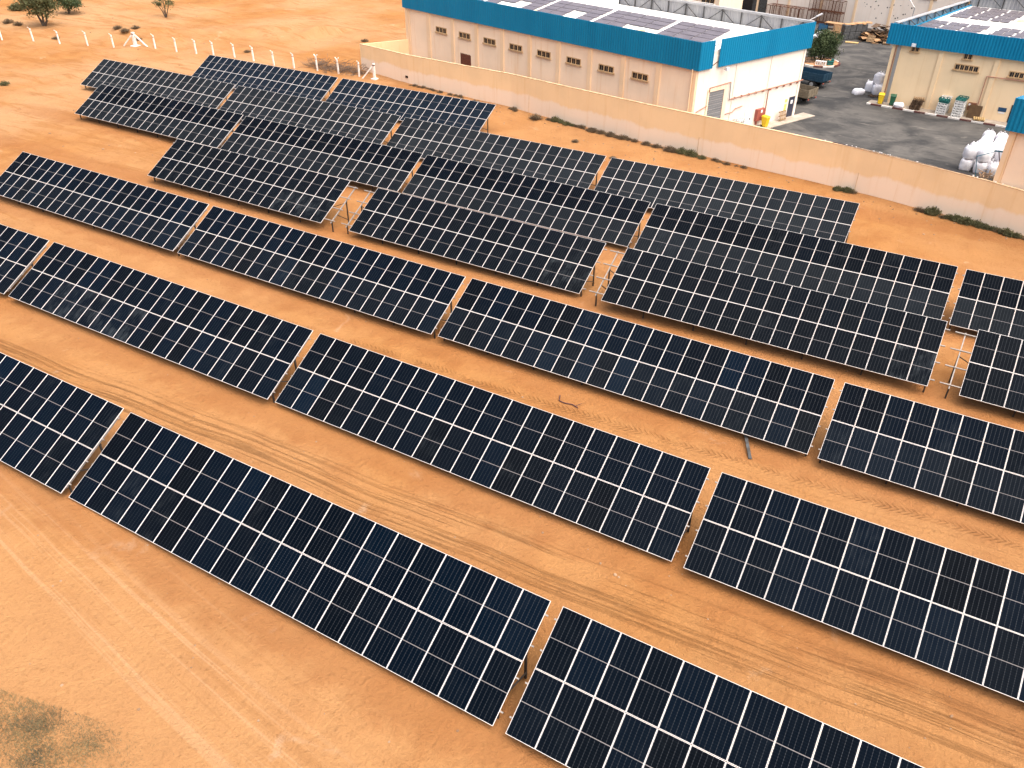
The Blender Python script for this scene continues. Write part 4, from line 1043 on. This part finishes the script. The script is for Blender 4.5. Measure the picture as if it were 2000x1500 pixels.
sk2 = bag_mesh(8, 1.15, .5, -.2)
o = bpy.data.objects.new('sack', sk2[0]); col.objects.link(o); o.location = (-9.6, 108.35, -.43); o.rotation_euler = (0, 0, 1.7)
tag(o, 'crumpled pale sack on the kerb walk right of the green bin', 'sack')
g3 = 'white sacks dumped behind the yard tree'
for i, (x, y, z) in enumerate([(-27.6, 143.5, 0), (-26.4, 143.2, 0), (-28.3, 144.6, 0), (-26.9, 144.4, .45), (-25.8, 143.9, 0.0)]):
    o = bpy.data.objects.new('sack', (sk, sk2)[i % 2][0]); col.objects.link(o); o.location = (x, y, YZ + z); o.rotation_euler = (0, 0, i * 1.1)
    tag(o, 'white sack in the heap behind the yard tree', 'sack', g3)

def wheelie(x, y, z, mt, rz, label):
    t = empty('wheelie_bin', (x, y, z), label, 'bin', None, rz); 
    b = MB(); b.hexa([(-.2, -.2, .06), (.2, -.2, .06), (.2, .22, .06), (-.2, .22, .06), (-.28, -.3, .95), (.28, -.3, .95), (.28, .3, .95), (-.28, .3, .95)])
    for nm, bb in (('bin_body', b),): o = bpy.data.objects.new(nm, bb.mesh(nm, mt)); col.objects.link(o); o.parent = t
    b = MB(); b.hexa([(-.3, -.33, .95), (.3, -.33, .95), (.3, .34, .95), (-.3, .34, .95), (-.27, -.28, 1.02), (.27, -.28, 1.02), (.27, .32, 1.06), (-.27, .32, 1.06)])
    o = bpy.data.objects.new('lid', b.mesh('lid', mt)); col.objects.link(o); o.parent = t
    for sx in (-1, 1):
        b = MB(); b.tube((sx * .2, .24, .1), (sx * .26, .24, .1), .1, n=12); o = bpy.data.objects.new('wheel', b.mesh('wheel', M['tyre'])); col.objects.link(o); o.parent = t
    t.scale = (1.15,) * 3
q = SA.at(11.05, 0, 1.0); wheelie(q.x, q.y, -.50, M['yellow'], 1.2, 'yellow wheeled bin beside the red cabinet on the long warehouse side wall')
q = FR.at(.45, 0, 1.2); wheelie(q.x, q.y, -.43, M['yellow'], .1, 'yellow wheeled bin on the striped kerb at the yellow warehouse corner')
q = FR.at(1.75, 0, .95); wheelie(q.x, q.y, -.43, M['green'], .1, 'dark green wheeled bin against the yellow warehouse wall')

def pallet_mesh(mt):
    b = MB()
    for i in range(6): b.box((-.5 + i * .2, 0, .13), (.12, 1.0, .022))
    for y in (-.45, 0, .45): b.box((0, y, .107), (1.15, .1, .022)); b.box((0, y, .012), (1.15, .1, .022))
    for x in (-.5, 0, .5):
        for y in (-.45, 0, .45): b.box((x, y, .06), (.12, .1, .075))
    return b.mesh('pallet', mt)
PAL, PALD, PALY = pallet_mesh(M['wood']), pallet_mesh(M['wood_dark']), pallet_mesh(M['wood_yellow'])
def pallet(me, loc, rot, label, group=None):
    o = bpy.data.objects.new('pallet', me); col.objects.link(o); o.location = loc; o.rotation_euler = rot; return tag(o, label, 'pallet', group)
rp = random.Random(61); q = FR.at(4.35, 0, .95)
for i in range(9):
    pallet(PAL if i == 8 else PALD, (q.x + rp.uniform(-.06, .06) + .03 * i, q.y + rp.uniform(-.05, .05), -.43 + i * .145), (0, 0, rp.uniform(-.1, .1) + .1), 'top pallet of the leaning pallet stack by the yellow wall' if i == 8 else 'dark pallet in the leaning stack by the yellow wall', 'pallet stack by the yellow warehouse')
q = FR.at(11.45, 0, 1.25)
pallet(PALD, (q.x, q.y, -.43), (0, 0, .0), 'dark pallet flat on the kerb walk beneath the yellow new pallet')
pallet(PALY, (q.x, q.y, -.28), (0, 0, .08), 'fresh yellow pallet lying on the kerb walk near the blue sign')
q = SA.at(14.55, 0, .55); pallet(PAL, (q.x, q.y, .05), (R(78), 0, 1.17), 'grey wooden pallet leaning on the long warehouse side wall left of the dark door')
pallet(PAL, (-19.2, 144.6, .05), (R(58), 0, -.1), 'light pallet propped against the scrap wood heap')
pallet(PALD, (-16.9, 144.8, YZ), (0, 0, .3), 'flat pallet right of the scrap heap, lower one', 'pallets right of the scrap heap'); pallet(PAL, (-16.8, 144.9, YZ + .145), (0, 0, .25), 'flat pallet right of the scrap heap, upper one', 'pallets right of the scrap heap')
pallet(PALD, (-25.1, 125.6, -.40), (.1, 0, .4), 'dark broken pallet on the left of the tree island')

def crate_mesh(mt, h=.26):
    b = MB(); X, Y = .52, .38
    b.box((0, 0, .02), (2 * X, 2 * Y, .03))
    for sx in (-1, 1):
        for sy in (-1, 1): b.box((sx * (X - .04), sy * (Y - .04), h / 2 + .03), (.1, .1, h - .06))
        b.box((sx * (X - .015), 0, h - .03), (.03, 2 * Y, .07)); b.box((sx * (X - .015), 0, .07), (.03, 2 * Y, .07)); b.box((sx * (X - .015), 0, h / 2), (.03, .12, h - .1))
    for sy in (-1, 1):
        b.box((0, sy * (Y - .015), h - .03), (2 * X - .1, .03, .07)); b.box((0, sy * (Y - .015), .07), (2 * X - .1, .03, .07))
        for x in (-.2, .2): b.box((x, sy * (Y - .015), h / 2), (.1, .03, h - .12))
    return b.mesh('crate', mt)
CW, CG = crate_mesh(M['crate_white']), crate_mesh(M['crate_green'])
gc = 'crate stacks by the yellow warehouse'
for si, (u, nn) in enumerate(((7.35, 7), (9.05, 8))):
    side = 'left' if si == 0 else 'right'
    for row in range(2):
        for i in range(nn):
            q = FR.at(u + rp.uniform(-.04, .04), 0, 1.15 - row * .78)
            top = i >= nn - (2 if si == 0 else 1)
            o = bpy.data.objects.new('crate', CG if top and row == 0 or (si == 1 and top) else CW); col.objects.link(o)
            o.location = (q.x, q.y, -.43 + i * .262); o.rotation_euler = (0, 0, -.13 + rp.uniform(-.05, .05))
            green = o.data is CG
            tag(o, ('green crate on top of the %s crate stack' if green else 'white slatted crate in the %s crate stack') % side + ' by the yellow wall', 'crate', gc)
q = SA.at(7.0, 0, .55)
for i in range(6):
    o = bpy.data.objects.new('crate', CW); col.objects.link(o); o.location = (q.x + rp.uniform(-.05, .05), q.y, YZ + i * .262); o.rotation_euler = (0, 0, 1.17 + rp.uniform(-.12, .12))
    tag(o, 'dirty white crate stacked between roller shutter and white door', 'crate', 'crates by the long warehouse side wall')
b = MB(); q0, q1 = FR.at(10.1, 0, .75), FR.at(11.4, 0, .65)
b.hexa([FR.at(10.0, -.43, .80), FR.at(11.35, -.43, .74), FR.at(11.35, -.43, .68), FR.at(10.0, -.43, .74), FR.at(10.0, .95, .50), FR.at(11.35, .95, .44), FR.at(11.35, .95, .38), FR.at(10.0, .95, .44)])
tag(b.build('board', M['brown'], loc=tuple(FR.at(10.7, -.43, .6))), 'large brown board leaning on the yellow wall right of the crate stacks', 'board')
# bent pipe frame and scrap boards by the bags
b = MB(); P3 = [(.56, 87.2, -.56), (.15, 87.2, 1.37), (1.75, 87.2, 2.17)]; b.path(P3, .035)
t = empty('bent_pipe_frame', (.56, 87.2, -.56), 'thin bent pipe frame standing in front of the white bag pile', 'pipe frame')
b.build('pale_leg', M['teal'], t); b = MB(); b.path([(1.75, 87.2, 2.17), (2.1, 87.2, 1.2), (2.7, 87.2, 1.6), (2.95, 87.2, 1.33)], .05); b.build('dark_bend', M['maroon'], t)
b = MB(); rs = random.Random(71)
for _ in range(60):
    x, y = rs.uniform(.9, 3.0), rs.uniform(85.2, 87.6); z = YZ + .08 + rs.random() ** 1.5 * .8; a = rs.uniform(0, 6.28); L = rs.uniform(.4, 1.2)
    b.bar((x, y, z), (x + math.cos(a) * L * .5, y + math.sin(a) * L * .5, z + rs.uniform(-.2, .5)), rs.uniform(.05, .14), .03)
tag(b.build('scrap_boards', M['stone'], loc=(1.9, 86.4, YZ)), 'pale broken boards heaped between the bag pile and boundary wall', 'scrap')
b = MB()
for _ in range(26):
    x, y = rs.uniform(-13.6, -11.9), rs.uniform(111.6, 112.5); a = rs.uniform(0, 6.28); b.bar((x, y, YZ + .06), (x + math.cos(a) * .5, y + math.sin(a) * .5, YZ + rs.uniform(.06, .3)), .1, .05)
tag(b.build('scrap_wood', M['wood_dark'], loc=(-12.8, 112, YZ)), 'dark wood scraps at the foot of the tall white bag stack', 'scrap')
b = MB()
for _ in range(190):
    x = rs.gauss(-18.4, 1.5); y = rs.gauss(147.6, .9); k = math.exp(-((x + 18.4) / 2.2) ** 2 - ((y - 147.6) / 1.5) ** 2); z = YZ + .1 + k * 2.3 * rs.random(); a = rs.uniform(0, 6.28); L = rs.uniform(.7, 1.9)
    b.bar((x - math.cos(a) * L / 2, y - math.sin(a) * L / 2, z), (x + math.cos(a) * L / 2, y + math.sin(a) * L / 2, z + rs.uniform(-.35, .35)), rs.uniform(.1, .9), .04)
t = empty('scrap_wood_heap', (-18.4, 147.6, YZ), 'big heap of broken brown wood and pallets against the back hall', 'scrap')
b.build('broken_wood', M['wood_dark'], t); b = MB()
for _ in range(46):
    x = rs.gauss(-18.8, 1.5); y = rs.gauss(146.4, .6); z = YZ + .2 + rs.random() * .9; a = rs.uniform(0, 6.28)
    b.box((x, y, z), (rs.uniform(.5, 1.3), rs.uniform(.3, .9), .04), Euler((rs.uniform(-.5, .5), rs.uniform(-.5, .5), a)).to_matrix())
b.build('torn_cardboard', M['card'], t)
# wrapped bales, boxes, sheets
gb_ = 'black wrapped bales by the scrap heap'
for i in range(4):
    for k in range(2):
        b = MB(); X, Y, Z = -23.35 + i * .72, 145.3 + i * .78, YZ + .56 + k * 1.1
        b.box((0, 0, 0), (.98, 1.05, 1.06)); me = b.mesh('wrapped_bale', M['wrap']); o = bpy.data.objects.new('wrapped_bale', me); col.objects.link(o); o.location = (X + .02 * k, Y, Z); o.rotation_euler = (0, 0, .78 + rs.uniform(-.08, .08))
        mo = o.modifiers.new('soft', 'BEVEL'); mo.width = .07; mo.segments = 2
        tag(o, 'black wrapped bale, %s layer of the row left of the scrap heap' % ('lower' if k == 0 else 'upper'), 'bale', gb_)
b = MB()
for i in range(5): b.box((-23.0 + i * .62, 145.6 + i * .68, YZ + 2.24 + .03 * (i % 3)), (1.5, .9, .06), Euler((.05, -.06 * (i % 2), .5 + .3 * i)).to_matrix())
tag(b.build('cardboard_sheets', M['card'], loc=(-22, 146.8, YZ + 2.2)), 'flattened cardboard sheets lying on top of the black bales', 'cardboard')
def box_thing(name, loc, dims, rz, mt, label, cat, flaps=True):
    t = empty(name, loc, label, cat, None, rz); b = MB(); w_, d_, h_ = dims
    for sx in (-1, 1): b.box((sx * (w_ / 2 - .02), 0, h_ / 2), (.04, d_, h_)); b.box((0, sx * (d_ / 2 - .02), h_ / 2), (w_ - .08, .04, h_))
    b.box((0, 0, .03), (w_ - .08, d_ - .08, .05)); o = bpy.data.objects.new('box_body', b.mesh('box_body', mt)); col.objects.link(o); o.parent = t
    if flaps:
        b = MB()
        for sx in (-1, 1): b.bar((sx * (w_ / 2), 0, h_), (sx * (w_ / 2 + .16), 0, h_ - .28), d_ * .9, .02, (0, 0, 1))
        o = bpy.data.objects.new('flap', b.mesh('flap', mt)); col.objects.link(o); o.parent = t
    return t
box_thing('cardboard_box', (-24.6, 144.1, YZ), (1.0, 1.0, 1.0), .5, M['card'], 'lower open cardboard box left of the black bales', 'box')
box_thing('cardboard_box', (-24.5, 144.4, YZ + 1.0), (1.0, .95, 1.15), .45, M['card'], 'upper tall cardboard box left of the black bales', 'box', False)
box_thing('cardboard_box', (-26.1, 145.2, YZ), (1.7, 1.1, 1.0), .3, M['card'], 'wide cardboard box between the blue tub and the tall boxes', 'box')
t = box_thing('tub', (-27.4, 148.2, YZ), (1.35, 1.2, 1.4), .3, M['binblue'], 'big dark blue tub in front of the rusty racks', 'tub', False)
t = empty('bench', (-25.5, 148.3, YZ), 'timber bench with cardboard sheets on top between blue tub and black bales', 'bench', None, -.2)
b = MB(); b.box((0, 0, 1.72), (3.2, 1.4, .08)); o = bpy.data.objects.new('top', b.mesh('top', M['card'])); col.objects.link(o); o.parent = t
for sx in (-1, 1):
    for sy in (-1, 1):
        b = MB(); b.box((sx * 1.45, sy * .6, .84), (.14, .14, 1.68)); o = bpy.data.objects.new('leg', b.mesh('leg', M['wood_dark'])); col.objects.link(o); o.parent = t
b = MB(); b.box((0, 0, .8), (2.7, 1.1, .06)); o = bpy.data.objects.new('shelf', b.mesh('shelf', M['wood_dark'])); col.objects.link(o); o.parent = t
b = MB(); b.box((-21.7, 143.3, YZ + .06), (1.9, .75, .10), Matrix.Rotation(.08, 3, 'Z'))
tag(b.build('plywood', M['wood_yellow'], loc=(-21.7, 143.3, YZ)), 'pale plywood sheet flat on the asphalt before the black bales', 'board')
# rusty racks
def rack_mesh(w_, d_, h_, bars):
    b = MB(); r = .07
    for sx in (-1, 1):
        for sy in (-1, 1): b.box((sx * w_ / 2, sy * d_ / 2, h_ / 2), (r, r, h_))
        for z in (.1, h_ - .04): b.box((sx * w_ / 2, 0, z), (r, d_, r))
    for sy in (-1, 1):
        for z in (.1, h_ - .04): b.box((0, sy * d_ / 2, z), (w_, r, r))
        for i in range(bars): b.box((-w_ / 2 + w_ * (i + 1) / (bars + 1), sy * d_ / 2, h_ / 2), (.035, .035, h_))
    for i in range(6): b.box((0, -d_ / 2 + d_ * (i + .5) / 6, .12), (w_, .08, .04))
    return b.mesh('steel_rack', M['rust'])
RA, RB = rack_mesh(1.15, 1.5, 1.9, 5), rack_mesh(.62, 2.0, 2.5, 2)
for i in range(5):
    for k in range(2):
        o = bpy.data.objects.new('steel_rack', RA); col.objects.link(o); o.location = (-31.2 + i * 1.13, 157.3 - i * .27, YZ + k * 1.92); o.rotation_euler = (0, 0, -.24 + rs.uniform(-.04, .04))
        tag(o, 'rusty steel cage rack in the %s tier of the tall block by the back hall' % ('lower' if k == 0 else 'upper'), 'rack', 'rusty racks by the back hall')
for i in range(9):
    o = bpy.data.objects.new('steel_rack', RB); col.objects.link(o); o.location = (-38.0 + i * .72, 155.6 - i * .17, YZ); o.rotation_euler = (0, 0, -.24 + rs.uniform(-.06, .06))
    tag(o, 'narrow rusty frame in the lower row left of the tall rack block', 'rack', 'rusty racks by the back hall')

# tree island
def ring(cx, cy, r0, r1, z0, z1, n=28):
    b = MB(); vs = []
    for i in range(n):
        a = 6.2832 * i / n
        for r, z in ((r0, z0), (r1, z0), (r1, z1), (r0, z1)): vs.append((cx + math.cos(a) * r, cy + math.sin(a) * r, z))
    fs = []
    for i in range(n):
        j = (i + 1) % n
        for k in range(4): fs.append((i * 4 + k, j * 4 + k, j * 4 + (k + 1) % 4, i * 4 + (k + 1) % 4))
    b.add(vs, fs); return b
isl = empty('traffic_island', (-23.1, 126.8, YZ), None, None); isl['kind'] = 'structure'
ring(-23.1, 126.8, 2.75, 3.0, YZ - .1, -.36).build('kerb', M['kerb'], isl)
b = MB(); b.prism([(-23.1 + math.cos(i * .2244) * 2.76, 126.8 + math.sin(i * .2244) * 2.76) for i in range(28)], YZ - .1, -.40); b.build('soil', M['soil'], isl)
t = empty('breeze_blocks', (-22.2, 124.9, -.40), 'pair of white hollow blocks at the front of the tree island', 'blocks'); 
for sx in (0, 1):
    b = MB(); x0 = -22.75 + sx * .75
    b.box((x0, 124.9, -.37), (.66, .5, .06)); b.box((x0, 124.9, .13), (.66, .5, .06))
    for dx in (-.28, 0, .28): b.box((x0 + dx, 124.9, -.12), (.10, .5, .44))
    b.build('block', M['white'], t)
b = MB(); b.box((-21.3, 125.6, -.16), (.7, .5, .46), Matrix.Rotation(.4, 3, 'Z')); b.box((-21.05, 125.95, -.02), (.35, .35, .74)); b.box((-21.25, 125.6, .1), (.8, .6, .06), Matrix.Rotation(.4, 3, 'Z'))
tag(b.build('green_box', M['crate_green'], loc=(-21.3, 125.6, -.4)), 'dark green equipment box on the tree island beside the white blocks', 'box')
b = MB()
for _ in range(20):
    a = rs.uniform(0, 6.28); x, y = rs.uniform(-25.3, -23.8), rs.uniform(125.0, 126.0); b.bar((x, y, -.33), (x + math.cos(a) * .7, y + math.sin(a) * .7, -.33 + rs.uniform(0, .35)), .07, .05)
tag(b.build('branches', M['twig'], loc=(-24.5, 125.5, -.4)), 'cut branches piled on the left side of the tree island', 'branches')

# trucks behind the long warehouse, tails showing
def truck(x, y, rz, bedm, label, load):
    t = empty('flatbed_truck', (x, y, YZ), label, 'truck', 'parked flatbed trucks', rz)
    def part(nm, b, mt, par=t):
        o = bpy.data.objects.new(nm, b.mesh(nm, mt)); col.objects.link(o); o.parent = par; return o
    b = MB(); b.box((3.6, .38, .72), (7.0, .14, .22)); b.box((3.6, -.38, .72), (7.0, .14, .22)); b.box((.1, 0, .62), (.1, 2.1, .16))
    for xx in (.6, 2.4, 4.6): b.box((xx, 0, .72), (.1, .8, .14))
    part('chassis', b, M['steel_dark'])
    b = MB(); b.box((2.45, 0, .95), (4.9, 2.3, .12))
    for s in (-1, 1):
        b.box((2.45, s * 1.13, 1.42), (4.9, .05, .80))
        for i in range(6): b.box((.1 + i * .94, s * 1.17, 1.42), (.09, .05, .84))
        for zz in (1.2, 1.5): b.box((2.45, s * 1.162, zz), (4.8, .02, .05))
    b.box((4.88, 0, 1.65), (.06, 2.3, 1.3)); part('cargo_bed', b, bedm)
    b = MB(); b.box((0.0, 0, 1.42), (.06, 2.3, .84))
    for i in range(4): b.box((-.04, -1.05 + i * .7, 1.42), (.04, .09, .86))
    part('tailgate', b, bedm)
    for s in (-1, 1):
        b = MB(); b.box((-.04, s * .85, .72), (.06, .3, .14)); part('tail_light', b, M['redbox'])
        for xx in (1.4, 5.9):
            b = MB(); b.tube((xx, s * (.80 if xx < 3 else .92), .47), (xx, s * 1.12, .47), .47, n=20); wh = part('wheel', b, M['tyre'])
            b = MB(); b.tube((xx, s * 1.115, .47), (xx, s * 1.14, .47), .25, n=14); part('rim', b, M['greypipe'], wh)
    b = MB(); b.hexa([(5.1, -1.05, .7), (6.9, -1.05, .7), (6.9, 1.05, .7), (5.1, 1.05, .7), (5.15, -1.0, 2.4), (6.55, -1.0, 2.4), (6.55, 1.0, 2.4), (5.15, 1.0, 2.4)]); cb = part('cab', b, M['truckblue'])
    b = MB(); b.hexa([(6.80, -.9, 1.5), (6.86, -.9, 1.5), (6.86, .9, 1.5), (6.80, .9, 1.5), (6.6, -.9, 2.25), (6.66, -.9, 2.25), (6.66, .9, 2.25), (6.6, .9, 2.25)]); part('windscreen', b, M['dark'], cb)
    if load:
        b = MB()
        for i in range(9): b.box((.5 + i * .5, rs.uniform(-.4, .4), 1.08 + rs.uniform(0, .25)), (.5, 1.2, .12), Euler((rs.uniform(-.2, .2), rs.uniform(-.2, .2), rs.uniform(0, 3))).to_matrix())
        lo = b.build('scrap_load', M['wood_dark']); lo.location = (0, 0, 0)
        lo.matrix_world = Matrix.Translation((x, y, YZ)) @ Matrix.Rotation(rz, 4, 'Z')
        tag(lo, 'dark wood scraps lying in the bed of the board-sided truck', 'scrap')
    return t
RZT = math.pi - .28
truck(-18.9, 104.4, RZT, M['trucktan'], 'board-sided flatbed truck, nearer one, tail showing behind the long warehouse', True)
truck(-19.1, 113.0, RZT, M['truckblue'], 'dark blue flatbed truck, farther one, tail showing behind the long warehouse', False)

# lamps
t = empty('street_lamp', (-20.4, 100.6, YZ), 'lamp on a slanted arm rising above the corner of the blue cladding', 'street lamp')
b = MB(); b.tube((-20.4, 100.6, YZ), (-20.4, 100.6, 9.2), .08, .06); b.build('pole', M['greypipe'], t)
b = MB(); b.tube((-20.4, 100.6, 9.15), (-19.5, 101.1, 9.72), .04); b.build('arm', M['white'], t)
b = MB(); b.bar((-19.6, 101.05, 9.68), (-19.05, 101.3, 9.98), .24, .12); b.build('lamp_head', M['lampm'], t)
t = empty('street_lamp', (-11.2, 117.5, YZ), 'thin lamp on an arm above the left parapet of the yellow warehouse', 'street lamp')
b = MB(); b.tube((-11.5, 117.5, YZ), (-11.5, 117.5, 9.0), .07, .05); b.build('pole', M['greypipe'], t)
b = MB(); b.tube((-11.5, 117.5, 8.95), (-12.3, 117.9, 9.75), .035); b.build('arm', M['white'], t)
b = MB(); b.bar((-12.2, 117.85, 9.65), (-12.7, 118.1, 10.1), .22, .1); b.build('lamp_head', M['lampm'], t)
